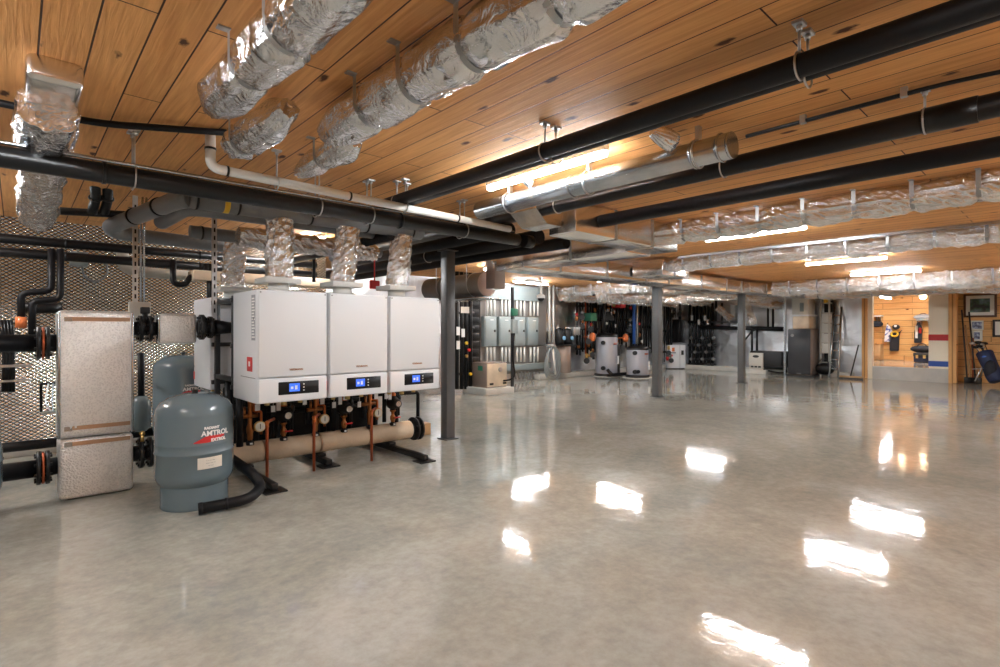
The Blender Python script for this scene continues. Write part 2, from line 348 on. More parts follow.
# ================================================================== the setting
struct('floor', MB().box((-5, -3.5, -.1), (18.7, YB, 0)), 'floor')
struct('ceiling', MB().box((-5, -3.5, H), (22.2, YB+.1, H+.1)), 'ceil')
struct('wall_left', MB().box((-5, YL, 0), (3.6, YL+.1, H)), 'diamond')
struct('wall_return', MB().box((3.5, YL+.1, 0), (3.6, YB, H)), 'brushed')
struct('wall_back', MB().box((3.5, YB, 0), (XW+.1, YB+.1, H)), 'brushed')
struct('wall_right', MB().box((XW, 4.2, 0), (XW+.1, YB, H)), 'brushed')
struct('wall_near', MB().box((-5, -3.6, 0), (18.7, -3.5, H)), 'wallwood2')  # unseen wall; pine chosen for warm reflections in foil and boilers
struct('wall_west', MB().box((-5.1, -3.5, 0), (-5, YL, H)), 'offw')
struct('trim_1', MB().box((-5, YL-.35, 0), (3.6, YL, .12), .01), 'curb')            # concrete kerbs along the walls
struct('trim_2', MB().box((10.6, YB-.3, 0), (XW, YB, .15), .01), 'curb')
struct('trim_3', MB().box((XW-.3, 4.4, 0), (XW, YB-.3, .15), .01), 'curb')
struct('wall_header', MB().box((XW-.1, -3.5, 2.44), (XW+.1, 4.36, H)), 'beige')
struct('trim_4', MB().box((XW-.12, 4.07, 0), (XW+.1, 4.2, 2.44), .004), 'post')      # pine posts of the opening
struct('trim_5', MB().box((XW-.12, 2.14, 0), (XW+.14, 2.3, 2.44), .004), 'post')
struct('trim_6', MB().box((XW-.06, 3.96, 0), (XW+.1, 4.07, 2.44)), 'cream')
struct('trim_7', MB().box((XW-.04, 2.3, 0), (XW+.1, 3.96, .36)), 'curb')
# painted pillar of the opening with its red and blue bands
pl_ = struct('trim_8', MB().box((XW-.06, 2.3, .36), (XW+.1, 2.71, 2.44)), 'cream')
for z0, z1, m in ((1.10, 1.26, 'redp'), (.42, .56, 'bluep')):
    struct('trim_9' if m == 'redp' else 'trim_10', MB().box((XW-.066, 2.3, z0), (XW-.058, 2.712, z1)), m)
struct('wall_alcove', MB().box((18.55, -3.5, 0), (18.65, 2.2, H)), 'wallwood')
struct('wall_divider', MB().box((XW+.1, 2.2, 0), (22.1, 2.3, H)), 'wallwood')
struct('wall_beyond', MB().box((22.1, 2.2, .3), (22.2, 7.0, H)), 'wallwood')
struct('wall_beyond_side', MB().box((XW+.1, 6.9, .3), (22.1, 7.0, H)), 'wallwood')
struct('floor_beyond', MB().box((XW+.1, 2.3, .26), (22.1, 6.9, .36)), 'floor')
struct('baseboard_beyond', MB().box((22.06, 2.3, .36), (22.1, 6.9, .5)), 'post')

# ================================================================== ceiling lights
def tube_light(c, axis, label):
    x, y = c; t = thing('ceiling_light', (x, y, H-.08), label, 'light', 'tube lights on the ceiling')
    a = (.61, .03) if axis == 'X' else (.03, .61)
    put('housing', MB().box((x-a[0], y-a[1], H-.045), (x+a[0], y+a[1], H), .004), 'white', t)
    b = (.605, .024) if axis == 'X' else (.024, .605)
    put('tube', MB().box((x-b[0], y-b[1], H-.082), (x+b[0], y+b[1], H-.045), .012, 2), 'tube', t)
L1 = {(2.96, 2.78): 'lit tube light nearest the camera, between the twin black pipes and the steel duct',
      (6.8, 2.76): 'lit tube light between the two nearest foil ducts on the right',
      (10.6, 2.76): 'lit tube light farther right, between the second and third foil ducts',
      (13.35, 2.75): 'lit tube light over the floor before the wood-panelled opening, set before a foil duct for its floor reflection',  # kept in front of the duct so its reflection lands on the floor
      (10.45, 7.3): 'lit tube light above the two silver storage tanks', (15.2, 7.5): 'lit tube light near the far corner above the white cabinet',
      (6.8, 7.3): 'lit tube light behind the duct trunk near the electrical panels', (2.96, 7.25): 'lit tube light behind the flue ducts of the boilers',
      (-.9, 2.78): 'unseen tube light added left of the camera', (-.9, 6.6): 'unseen tube light added left of the heat exchanger'}  # unseen tubes added left of the view, continuing the grid to light the ducts
for c, lb in L1.items(): tube_light(c, 'Y', lb)
tube_light((9.6, 9.35), 'X', 'lit tube light running along the wall above the grey electrical panels')
for i, x in enumerate((-.9, 2.96, 6.8, 10.6, 14.3)):  # unseen row added behind the camera for extra light
    tube_light((x, -1.6), 'Y', 'unseen tube light added in the row behind the camera, %s' % ('leftmost', 'second from left', 'middle', 'second from right', 'rightmost')[i])

# ================================================================== foil ducts under the ceiling
def foil_duct(p0, p1, r, straps, label, t0=0, t1=0, m='foil', amp=.018, fat=.16, group='foil wrapped round ducts', seed=0, step=.02, n=44, strap_to=H, flat=False, name='foil_duct'):
    p0 = Vector(p0); p1 = Vector(p1); L = (p1-p0).length; pts = seg_pts(p0, p1, step)
    def rf(k, s):
        d = min([abs(s-q) for q in straps]+[9]); f = 1-fat*math.exp(-(d/.045)**2)
        if t0 and s < t0: f *= .45+.55*math.sin(math.pi/2*s/t0)
        if t1 and L-s < t1: f *= .45+.55*math.sin(math.pi/2*max(0, L-s)/t1)
        return r*f
    def wp(q, s, a):
        if flat: return (random.random()-.5)*amp*1.1+noise.noise(Vector((math.cos(a)*2, math.sin(a)*2, s*7+seed)))*amp
        d = min([abs(s-q_) for q_ in straps]+[.25]); g = math.exp(-d/.07)
        v = noise.noise(Vector((math.cos(a)*2.2, math.sin(a)*2.2, s*3.2+seed)))*1.0
        v += abs(noise.noise(Vector((math.cos(a)*6.5, math.sin(a)*6.5, s*2.6+seed+9))))*(1.1+1.2*g)
        v += noise.noise(Vector((math.cos(a)*14, math.sin(a)*14, s*5+seed+30)))*(.4+.5*g)
        d = min([abs(s-q_) for q_ in straps]+[9])
        if m != 'foil': v += (random.random()-.5)*.9
        return v*amp*(1-.6*math.exp(-(d/.03)**2))
    t = thing(name, (p0.x, p0.y, p0.z), label, 'duct', group)
    jk = put('jacket', MB().sweep(pts, rf, n, True, wp), m, t)
    if flat or m == 'foil_far' or (m == 'foil_s'):
        for f in jk.data.polygons: f.use_smooth = False
    ax = (p1-p0).normalized()
    for q in straps:
        c = p0+ax*q; b = MB(); hor = abs(ax.z) < .5
        if hor:
            x = Vector((ax.y, -ax.x, 0)).normalized(); R = r*(1-fat)+amp*.4+.003; top = max(c.z+.01, min(strap_to-.004, c.z+R+.03))
            pl = [c+x*R*1.0+Vector((0, 0, top-c.z))]+[c+x*R*math.cos(a)+Vector((0, 0, R*math.sin(a))) for a in [-math.pi*i/16 for i in range(17)]]+[c-x*R+Vector((0, 0, top-c.z))]
        else: continue
        w_ = ax*.016; vs = [(b.bm.verts.new(p-w_), b.bm.verts.new(p+w_)) for p in pl]
        for i in range(len(vs)-1): b.bm.faces.new((vs[i][0], vs[i][1], vs[i+1][1], vs[i+1][0])).smooth = True
        s = 1
        for sx in (1, -1): e = c+x*sx*(R+.02); b.box((e.x-.025, e.y-.018, top-.003), (e.x+.025, e.y+.018, top+.003))
        put('strap', b, 'strap', t)
    return t
foil_duct((1.38, -.1, 2.49), (1.33, 2.95, 2.49), .112, [.35, .85, 1.28, 1.72, 2.13, 2.52], 'large crinkled foil duct strapped to the ceiling, widest at the top centre', t1=.3, seed=1)
foil_duct((1.46, 2.85, 2.46), (1.47, 3.72, 2.47), .075, [.42], 'slimmer foil duct continuing from the end of the large centre foil duct', t0=.15, t1=.35, seed=2)
foil_duct((.80, .3, 2.495), (.745, 3.0, 2.495), .102, [.6, 1.25, 1.72, 2.12], 'large crinkled foil duct at the top left, ending in a gathered tip', t1=.28, seed=3)
foil_duct((1.04, 2.75, 2.50), (1.0, 3.6, 2.49), .092, [.62], 'short foil duct between the two long ones, above the white pipe elbow', t0=.3, t1=.2, seed=4)
# duct at the far left with its squared boot
t = foil_duct((.12, 3.55, 2.49), (.14, 6.3, 2.34), .118, [], 'crumpled foil duct at far left passing above the long black pipe', t1=.2, seed=5, amp=.028)
put('boot', MB().box((.03, 3.2, 2.50), (.24, 3.7, 2.62), .03, 3), 'board', t, 'smooth squared foil boot')
put('strap', MB().torus((.125, 3.72, 2.485), .112, .008, (0, 1, 0), 30, 6), 'zinc', t)
# right hand runs
def st(L, d, o=.3): return [o+d*i for i in range(int((L-o)/d)+1)]
foil_duct((5.68, -.6, 2.49), (5.68, 3.5, 2.49), .118, st(4.1, .42), 'nearest foil duct on the right, running into the box plenum', m='foil_s', seed=6, step=.03, n=32)
foil_duct((8.5, -1, 2.5), (8.5, 4.85, 2.5), .105, st(5.8, .48), 'second foil duct from the camera on the right', m='foil_far', seed=7, step=.04, n=28, amp=.03)
foil_duct((14.3, -1, 2.41), (14.3, 5.3, 2.41), .14, st(6.3, .62), 'third foil duct on the right, puffed between straps', m='foil_far', seed=8, step=.05, n=24, amp=.06, fat=.22)
foil_duct((16.4, -1, 2.36), (16.4, 5.2, 2.36), .12, st(6.2, .62), 'farthest foil duct on the right, just before the pine posts', m='foil_far', seed=9, step=.06, n=20, amp=.04, fat=.2)
single('conduit_rail', MB().box((8.28, -1, 2.575), (8.33, 4.6, 2.615)), 'galv', 'thin grey rail fixed to the ceiling alongside the second foil duct', 'rail')
# rectangular plenums and trunk
def rect_duct(lo, hi, label, seams, ax=0, m='board', name='box_duct'):
    lo = Vector(lo); hi = Vector(hi); t = thing(name, ((lo.x+hi.x)/2, (lo.y+hi.y)/2, lo.z), label, 'duct', 'foil faced box ducts')
    put('panel', MB().box(lo, hi, .012, 2), m, t)
    for q in seams:
        a = Vector(lo)-Vector((.006,)*3); b = Vector(hi)+Vector((.006,)*3); b.z = min(b.z, H); a[ax] = q-.02; b[ax] = q+.02
        put('seam_tape', MB().box(a, b, .003, 1), 'strap', t)
    return t
rect_duct((3.95, 3.25, 2.30), (5.85, 3.6, 2.6), 'foil faced plenum that the nearest right duct runs into', [4.6, 5.3])
t = rect_duct((5.35, 3.62, 2.28), (5.85, 5.38, 2.56), 'foil faced box duct running back from the plenum towards the air handler', [4.5], 1)
single('plenum_elbow', MB().prism([(0, .12), (.15, 0), (.34, 0), (.34, .28), (.1, .28), (0, .24)], .33, facing((3.4, 3.25, 2.32))), 'board', 'sloped crinkled transition at the left end of the foil plenum', 'duct')
rect_duct((5.4, 5.4, 2.26), (9.9, 6.0, 2.52), 'long foil faced trunk resting over the middle steel column', [6.2, 7.4, 8.6, 9.4])
rect_duct((9.95, 5.45, 2.26), (13.2, 6.05, 2.54), 'foil faced trunk section between middle and far steel columns', [10.8, 12, 12.8])
rect_duct((13.22, 5.42, 2.3), (17.2, 5.95, 2.55), 'far foil faced trunk section above the charcoal furnace', [14.2, 15.3, 16.4])
rect_duct((8.1, 4.78, 2.3), (9.0, 5.38, 2.58), 'short foil box joining the second right duct to the trunk', [8.5])
# foil runs over the back area
for i, (x, y0, y1, z, r) in enumerate(((11.5, 6.15, 10.1, 2.46, .12), (12.9, 6.15, 10.0, 2.46, .12), (15.9, 6.1, 9.9, 2.44, .13))):
    foil_duct((x, y0, z), (x, y1, z), r, st(y1-y0, .6), 'foil duct behind the trunk, %s' % ('above the silver storage tanks', 'beyond the storage tanks', 'towards the far corner')[i], m='foil_far', seed=20+i, step=.06, n=20, amp=.05, fat=.2)
for i, (y, x0, x1, z, r) in enumerate(((6.3, 10.8, 16.8, 2.29, .07), (8.5, 11.2, 17.4, 2.28, .07), (9.6, 11.0, 17.2, 2.27, .07))):
    foil_duct((x0, y, z), (x1, y, z), r, st(x1-x0, .7), 'foil duct crossing the back area, %s' % ('first behind the trunk', 'between trunk and far wall', 'along the back wall')[i], m='foil_far', seed=30+i, step=.08, n=20, amp=.05, fat=.2)

# ------------------------------------------------------------------ spiral steel duct and foil take-offs
t = thing('spiral_duct', (3.13, 1.4, 2.36), 'round galvanised steel duct hung beside the nearest tube light', 'duct')
b = MB().cyl((3.13, 1.4, 2.45), (3.13, 3.7, 2.45), .078, n=32); put('pipe', b, 'galv', t)
for y in (1.45, 1.62, 2.6, 3.3): put('seam', MB().torus((3.13, y, 2.45), .084, .006, (0, 1, 0), 32, 6), 'galv', t)
put('end_cap', MB().cyl((3.13, 1.385, 2.45), (3.13, 1.4, 2.45), .079, n=32), 'galv', t)
for y in (1.6, 2.45, 3.3): put('strap', MB().box((3.11, y-.012, 2.53), (3.15, y+.012, H)).torus((3.13, y, 2.45), .087, .005, (0, 1, 0), 28, 6), 'zinc', t)
foil_duct((3.05, 1.72, 2.53), (2.9, 1.78, 2.58), .05, [], 'small foil take-off beside the open end of the steel duct', t1=.1, seed=41, amp=.02, name='foil_takeoff', group='small foil take-offs')
foil_duct((3.1, 3.0, 2.54), (3.03, 3.04, 2.6), .03, [], 'small foil take-off behind the nearest tube light', t1=.1, seed=42, amp=.02, name='foil_takeoff', group='small foil take-offs')

# ------------------------------------------------------------------ black pipes along the ceiling
def coupling(b, p, ax, r, L=.16):
    p = Vector(p); d = Vector(ax)*L/2; b.cyl(p-d, p+d, r, n=24)
def pipe_run(pts, r, label, m='blk', coup=(), cm=None, name='pipe', group=None, bend=None, n=20, cat='pipe'):
    pts = [Vector(p) for p in pts]; t = thing(name, tuple(pts[0]), label, cat, group)
    put('pipe_body', MB().pipe(pts, r, n, bend), m, t)
    ax = (pts[1]-pts[0]).normalized()
    for (s, L) in coup: b = MB(); coupling(b, pts[0]+ax*s, ax, r*1.1, L); put('coupling', b, cm or m, t)
    return t
pipe_run([(2.38, -1.5, 2.43), (2.38, 4.08, 2.455)], .048, 'long black insulated ceiling pipe, left one of the twin pair', group='black ceiling pipes')
pipe_run([(2.48, -1.5, 2.46), (2.48, 4.08, 2.465)], .048, 'long black insulated ceiling pipe, right one of the twin pair', group='black ceiling pipes')
pipe_run([(3.52, -1.5, 2.45), (3.52, 7.6, 2.45)], .06, 'black drain pipe with couplings right of the steel duct', 'blkgloss', [(1.95, .22), (1.3, .18), (5.5, .15)], group='black ceiling pipes')
pipe_run([(4.33, -1.5, 2.45), (4.33, 3.24, 2.45)], .062, 'wrinkled black pipe farthest right, running to the plenum', 'blk', group='black ceiling pipes')
for i, (x, y0, y1, z, r) in enumerate(((3.85, 4.05, 7.7, 2.42, .07), (4.3, 4.05, 9.9, 2.4, .08), (4.75, 4.05, 9.9, 2.38, .07), (2.75, 4.6, 7.8, 2.3, .05))):
    pipe_run([(x, y0, z), (x, y1, z)], r, 'black insulated pipe behind the plenum, %s' % ('left', 'centre', 'right', 'lowest, behind the boiler flues')[i], group='black pipes behind the plenum')
t = pipe_run([(3.42, 1.43, 2.585), (3.42, .45, 2.585), (3.4, .1, 2.55), (3.5, -.6, 2.55)], .011, 'thin black cable clipped to the boards beyond the steel duct', 'blkgloss', name='cable', bend=.2, cat='cable')
for y in (1.1, .62): put('clip', MB().box((3.405, y-.015, 2.57), (3.435, y+.015, H)), 'zinc', t)
pipe_run([(-.6, 3.9, 2.57), (.35, 3.9, 2.57), (.65, 3.72, 2.57), (1.0, 3.62, 2.6)], .02, 'thin black pipe tapering off along the ceiling at upper left', bend=.15)
# ------------------------------------------------------------------ main header pipes across
t = pipe_run([(-1.5, 4.05, 2.322), (3.95, 4.05, 2.322)], .062, 'long dark header pipe crossing the room above the boilers', 'conduit_blk', [(1.9, .02), (4.0, .02), (5.6, .12)], name='header_pipe')
put('electrical_conduit', MB().pipe([(-1.5, 4.0, 2.388), (3.85, 4.0, 2.388)], .012, 10), 'galv', t, 'thin pale conduit strapped on top')
t = pipe_run([(.98, 4.62, 2.37), (3.1, 4.62, 2.37)], .075, 'grey flue collector pipe under the long dark header pipe', 'gpipe', [(.05, .016), (.35, .016), (.95, .016), (1.5, .016), (2.0, .016)], 'blkgloss', name='flue_collector')
put('sticker', MB().cyl((1.22, 4.62, 2.37), (1.26, 4.62, 2.37), .0765, n=20), 'yellow', t)
for s_ in (.3, .9):
    put('clamp', MB().cyl((.915-.155*s_, 4.8+.85*s_*1.05, 2.369-.01*s_), (.91-.155*s_, 4.825+.85*s_*1.05, 2.369-.01*s_), .0755, n=24), 'blkgloss', t)
put('branch', MB().pipe([(1.0, 4.62, 2.37), (.93, 4.75, 2.37), (.66, 6.3, 2.35), (.75, 6.5, 2.33), (1.9, 6.5, 2.3)], .07, 18, .12), 'gpipe', t)
t = pipe_run([(1.0, 5.75, 2.36), (1.03, 4.9, 2.36), (2.7, 4.9, 2.36)], .065, 'grey flue pipe bending off behind the collector', 'gpipe', name='flue_pipe', bend=.15)
t = pipe_run([(1.2, 5.62, 2.28), (3.2, 5.62, 2.28)], .06, 'grey flue pipe running back behind the foil flue jackets', 'gpipe', [(.1, .016), (.7, .016), (1.3, .016)], 'blkgloss', name='flue_pipe')
# white pipe with its riser
t = thing('white_pipe', (1.04, 4.2, 2.43), 'white plastic pipe with an elbow riser left of centre, above the dark header pipe', 'pipe')
put('pipe_body', MB().pipe([(.93, 3.8, 2.62), (.93, 3.8, 2.408), (3.6, 3.8, 2.355)], .031, 20, .06), 'pvc', t)
for p, ax in (((.93, 3.8, 2.53), (0, 0, 1)), ((1.03, 3.8, 2.406), (1, 0, 0)), ((1.9, 3.8, 2.389), (1, 0, 0)), ((2.95, 3.8, 2.368), (1, 0, 0))):
    b = MB(); coupling(b, p, ax, .035, .014); put('clamp', b, 'blkgloss', t)
# hangers: threaded rods with ceiling plates and a clevis
def hanger(x, y, zp, r, label, twin=0, ax='Y', group='pipe hangers'):
    t = thing('pipe_hanger', (x, y, zp), label, 'hanger', group)
    offs = [(-twin/2, 0), (twin/2, 0)] if twin else [(0, 0)]
    if ax == 'X': offs = [(b_, a_) for a_, b_ in offs]
    for dx, dy in offs:
        put('rod', MB().cyl((x+dx, y+dy, zp), (x+dx, y+dy, H-.004), .006, n=8), 'zinc', t)
        put('ceiling_plate', MB().box((x+dx-.03, y+dy-.02, H-.012), (x+dx+.03, y+dy+.02, H)).cyl((x+dx, y+dy, H-.035), (x+dx, y+dy, H-.01), .012, n=6), 'zinc', t)
        if r: put('clevis', MB().torus((x+dx, y+dy, zp-r), r+.005, .005, (0, 1, 0) if ax == 'Y' else (1, 0, 0), 24, 6), 'zinc', t)
    return t
for y, w_ in ((.78, 'nearest, at the upper right'), (2.2, 'above the nearest tube light'), (3.9, 'at the far end')):
    hanger(2.43, y, 2.49, .05, 'pair of threaded rods holding the twin black pipes, '+w_, .1)
for x, w_ in ((.55, 'at upper left'), (1.75, 'between the two boiler flues at left'), (2.2, 'above the right boiler flue'), (3.2, 'near its right end')):
    hanger(x, 4.05, 2.382, .062, 'pair of rods holding the long dark header pipe, '+w_, .07, 'X')
for y, w_ in ((.02, 'at the right edge'), (.55, 'under the thin cable'), (1.62, 'below the open steel duct end'), (3.1, 'beside the plenum elbow')):
    hanger(3.52, y, 2.51, .06, 'hooked clevis holding the black drain pipe, '+w_)
for x, w_ in ((1.35, 'left'), (2.4, 'right')): hanger(x, 3.8, 2.42, .036, 'short rod holding the white plastic pipe, '+w_, 0, 'X')
for k, (x, z, r) in enumerate(((3.85, 2.49, .07), (4.3, 2.48, .08), (4.75, 2.45, .07))): hanger(x, 6.2, z, r, 'rod holding the %s black insulated pipe behind the plenum' % ('left', 'centre', 'right')[k])
# ------------------------------------------------------------------ steel columns
for (x, y, zt, lb) in ((4.0, 5.35, 2.36, 'grey steel column nearest the camera, right of the boilers'), (9.7, 5.85, 2.24, 'grey steel column in the middle of the room, left of the white cabinet'), (13.9, 5.93, 2.3, 'grey steel column farthest away, before the foil boarded wall')):
    t = thing('steel_column', (x, y, 0), lb, 'column', 'grey steel columns')
    s = .065 if x < 5 else .075
    put('shaft', MB().box((x-s, y-s, .012), (x+s, y+s, zt-.012), .008, 2), 'steel', t)
    put('base_plate', MB().box((x-s-.03, y-s-.03, 0), (x+s+.03, y+s+.03, .012)), 'steel', t)
    put('top_plate', MB().box((x-s-.03, y-s-.03, zt-.012), (x+s+.03, y+s+.03, zt)), 'steel', t)
# ================================================================== wall hung boilers, back to back on a floor frame
BW, BD, BH, BZ = .562, .64, .90, .776
PITCH = .583; BX = 1.385; BY = 4.30
def make_boiler(label):
    t = thing('wall_hung_boiler', (0, 0, 0), label, 'boiler', 'white wall hung boilers')
    z0 = BZ
    put('casing', MB().box((0, .028, z0), (BW, BD, z0+BH), .012, 3), 'white', t)
    d = put('front_door', MB().box((.003, 0, z0+.205), (BW-.003, .03, z0+BH-.002), .012, 3), 'whitedoor', t)
    for x in (.02, BW-.02): put('screw', MB().cyl((x, -.003, z0+BH-.022), (x, .004, z0+BH-.022), .006, n=12), 'grey', d)
    put('logo', text_mb('VIESSMANN', .021, facing((BW*.53, -.0006, z0+.262)), bold=.0006), 'bronze', d)
    f = put('fascia', MB().box((.003, .0, z0+.004), (BW-.003, .03, z0+.198), .012, 3), 'white', t)
    cp = put('control_panel', MB().box((.155, -.004, z0+.062), (BW-.075, .004, z0+.165), .004, 1), 'blkgloss', t)
    put('display', MB().box((.24, -.006, z0+.085), (.325, -.003, z0+.15)), 'disp', cp)
    put('display_symbols', MB().box((.252, -.0068, z0+.105), (.272, -.0058, z0+.125)).box((.285, -.0068, z0+.1), (.305, -.0058, z0+.132)), 'wht', cp)
    for z in (.09, .115, .14): put('button', MB().cyl((.358, -.007, z0+z), (.358, -.003, z0+z), .006, n=10), 'offw', cp)
    put('flue_neck', MB().cyl((BW/2, .35, z0+BH), (BW/2, .35, z0+BH+.08), .085, n=24), 'offw', t)
    put('flue_plate', MB().box((BW/2-.15, .22, z0+BH+.08), (BW/2+.15, .5, z0+BH+.125), .006, 2), 'offw', t)
    put('gas_connection', MB().cyl((BW*.3, .3, z0-.05), (BW*.3, .3, z0+.01), .02, n=14).cyl((BW*.55, .3, z0-.06), (BW*.55, .3, z0+.01), .024, n=14).cyl((BW*.8, .3, z0-.05), (BW*.8, .3, z0+.01), .02, n=14), 'brass', t)
    put('status_tag', MB().box((BW+.001, .02, z0+.07), (BW+.004, .06, z0+.15)), 'red', t)
    return t
bl = make_boiler('white wall hung boiler at the left of the front row, with stickers on its side')
bl2 = clone(bl, (BX+PITCH, BY, 0), 0, 'white wall hung boiler in the middle of the front row')
bl3 = clone(bl, (BX+2*PITCH, BY, 0), 0, 'white wall hung boiler at the right end of the front row, beside the steel column')
for k, w_ in enumerate(('left end of the rear row, its plain side showing', 'middle of the rear row, hidden behind the front boilers', 'right end of the rear row')):
    clone(bl, (BX+BW+k*PITCH, 6.32, 0), math.pi, 'white wall hung boiler facing away, '+w_)
bl.location = (BX, BY, 0)
# stickers on the open side of the first boiler (local space, x = 0 side)
mk = lambda z: Matrix.Translation((-.0008, 0, z)) @ Matrix.Rotation(-math.pi/2, 4, 'Z')
ORG[bl.name] = Vector((0, 0, 0))
st1 = put('warning_label', MB().box((-.002, .06, BZ+.50), (.001, .15, BZ+.86)), 'lgrey', bl)
for k in range(14): put('printed_line', MB().box((-.003, .068+.01*(k % 3), BZ+.52+.0235*k), (-.0015, .14, BZ+.531+.0235*k)), 'wht', st1)
put('seal', MB().box((-.003, .09, BZ+.66), (-.0015, .11, BZ+.68)), 'ink', st1)
st2 = put('red_sticker', MB().box((-.002, .13, BZ+.25), (.001, .26, BZ+.365)), 'red', bl)
put('sticker_mark', MB().box((-.003, .18, BZ+.29), (-.0015, .22, BZ+.33)), 'wht', st2)
put('side_seam', MB().box((-.002, .06, BZ+.198), (.001, .42, BZ+.203)), 'grey', bl)
ORG[bl.name] = Vector((BX, BY, 0))
# insulated flue risers
fl_ = [(BX+BW/2+k*PITCH, BY+.36) for k in range(3)]
for k, (x, y) in enumerate(fl_):
    foil_duct((x, y-.02, BZ+BH+.127), (x+(.02 if k == 0 else .05), 4.62 if k else 4.66, 2.31), .108, [], 'shiny insulated flue riser above the %s front boiler' % ('left', 'middle', 'right')[k], m='foil_s', amp=.024, flat=True, seed=50+k, step=.03, n=26, name='flue_riser', group='foil jacketed flue risers')
foil_duct((BX+BW/2, 5.96, BZ+BH+.127), (BX+BW/2, 5.8, 2.34), .105, [], 'shiny insulated flue riser behind, above the left rear boiler', m='foil_s', amp=.024, flat=True, seed=54, step=.03, n=24, name='flue_riser', group='foil jacketed flue risers')
foil_duct((1.5, 5.2, 2.22), (2.9, 5.2, 2.2), .09, [], 'horizontal foil jacket crossing behind the flue risers', m='foil_s', amp=.024, flat=True, seed=55, step=.03, n=24, name='flue_jacket', group=None)
# frame
t = thing('boiler_frame', (2.3, 5.3, 0), 'dark steel floor frame with long feet carrying the white boilers', 'frame')
for k, x in enumerate((1.6, 2.3, 3.12)):
    y0 = 4.52 if k != 1 else 5.0
    put('foot', MB().box((x-.03, y0+.03, .012), (x+.03, 6.1, .07), .006), 'blkiron', t)
    put('foot_plate', MB().box((x-.09, y0-.02, 0), (x+.09, y0+.14, .012)), 'blkiron', t)
    put('saddle', MB().box((x-.04, 5.2, .07), (x+.04, 5.4, .1), .004), 'blkiron', t)
for x in (1.42, 2.0, 2.62, 3.08):
    for y in (5.02, 5.56): put('upright', MB().box((x-.022, y-.022, .07 if y > 5.1 else .84), (x+.022, y+.022, 1.66), .003), 'dkframe', t)
for x in (1.42, 3.08):
    for z in (.9, 1.6): put('cross_arm', MB().box((x-.02, 5.0, z), (x+.02, 5.6, z+.04), .003), 'dkframe', t)
for z in (.84, 1.2, 1.6):
    for y in (4.99, 5.6): put('rail', MB().box((1.38, y-.02, z), (3.14, y+.02, z+.04), .003), 'dkframe', t)
# insulated header with flanged end
def flange(b, p, ax, R, th=.022, nb=8, r=.012):
    p = Vector(p); a = Vector(ax).normalized(); x, y = frame_for(a)
    b.cyl(p-a*th/2, p+a*th/2, R, n=36)
    for i in range(nb):
        c = p+(x*math.cos(2*math.pi*(i+.5)/nb)+y*math.sin(2*math.pi*(i+.5)/nb))*R*.8
        b.cyl(c-a*(th*.5+.014), c+a*(th*.5+.014), r, n=6)
    return b
t = thing('header_pipe', (2.3, 5.3, .09), 'fat tan jacketed header pipe lying under the boilers', 'pipe')
put('jacket', MB().sweep([(1.22, 5.3, .2), (1.225, 5.3, .2)]+[(1.25+.1*k, 5.3, .2) for k in range(22)]+[(3.4, 5.3, .2), (3.41, 5.3, .2)], lambda k, s: .1 if 0 < k < 25 else .085, 28), 'tan', t)
for x in (1.75, 2.3, 2.85): put('band', MB().cyl((x-.012, 5.3, .2), (x+.012, 5.3, .2), .102, n=28), 'tape', t)
fg = put('flange', flange(MB().cyl((3.41, 5.3, .2), (3.56, 5.3, .2), .06), (3.46, 5.3, .2), (1, 0, 0), .135), 'blkiron', t)
put('flange', flange(MB(), (3.52, 5.3, .2), (1, 0, 0), .135), 'blkiron', t)
t = thing('timber_block', (3.6, 5.75, 0), 'short pine block on the floor behind the header flange', 'block'); 
put('block', MB().box((3.4, 5.72, 0), (4.0, 5.84, .15), .004), 'ply', t)
single('wall_panel', MB().box((3.05, 6.4, .02), (3.95, 6.44, .75), .01), 'offw', 'pale upright panel behind the header flange, left of the near column', 'panel')
pipe_run([(3.05, 5.45, .62), (3.62, 5.45, .60), (3.62, 5.45, .2)], .022, 'thin black pipe dropping beside the near column', 'blkgloss')
# pump and gauge drops
def drop_gauge(label):
    t = thing('gauge_drop', (0, 0, 0), label, 'valve', 'gauge drops under the boilers')
    put('riser', MB().pipe([(-.06, .04, .12), (-.06, .04, .46)], .026, 14), 'blk', t)
    put('base_flange', MB().cyl((0, 0, 0), (0, 0, .03), .036, n=18).cyl((0, 0, .03), (0, 0, .05), .022, n=6), 'blkiron', t)
    put('nameplate', MB().box((-.012, -.039, .006), (.012, -.034, .024)), 'wht', t)
    put('valve_body', MB().lathe([(.018, .04), (.026, .06), (.026, .1), (.034, .13), (.034, .16), (.02, .2), (.02, .44)], (0, 0, 0), n=18).cyl((0, 0, .13), (.07, -.02, .17), .02, n=14), 'bronze', t)
    g = put('gauge', MB().lathe([(0, .012), (.045, .012), (.052, .008), (.052, -.018), (0, -.018)], (.07, -.055, .17), (0, -1, 0), 28), 'brass', t)
    put('dial', MB().cyl((.07, -.0675, .17), (.07, -.0695, .17), .043, n=28), 'paper', g)
    put('needle', MB().box((.067, -.072, .15), (.073, -.0697, .197), rot=0), 'ink', g)
    put('tee', MB().cyl((-.09, 0, .27), (.07, 0, .27), .02, n=14).ball((0, 0, .27), .03).cyl((-.05, 0, .27), (-.05, 0, .36), .014), 'bronze', t)
    put('tag', MB().box((.03, -.05, .32), (.075, -.047, .38)).cyl((.052, -.048, .38), (.052, -.02, .42), .003, n=6), 'wht', t)
    put('side_pipe', MB().pipe([(.11, .03, .08), (.11, .03, .30), (.05, .06, .30), (.05, .06, .45)], .012, 10), 'copper', t)
    return t
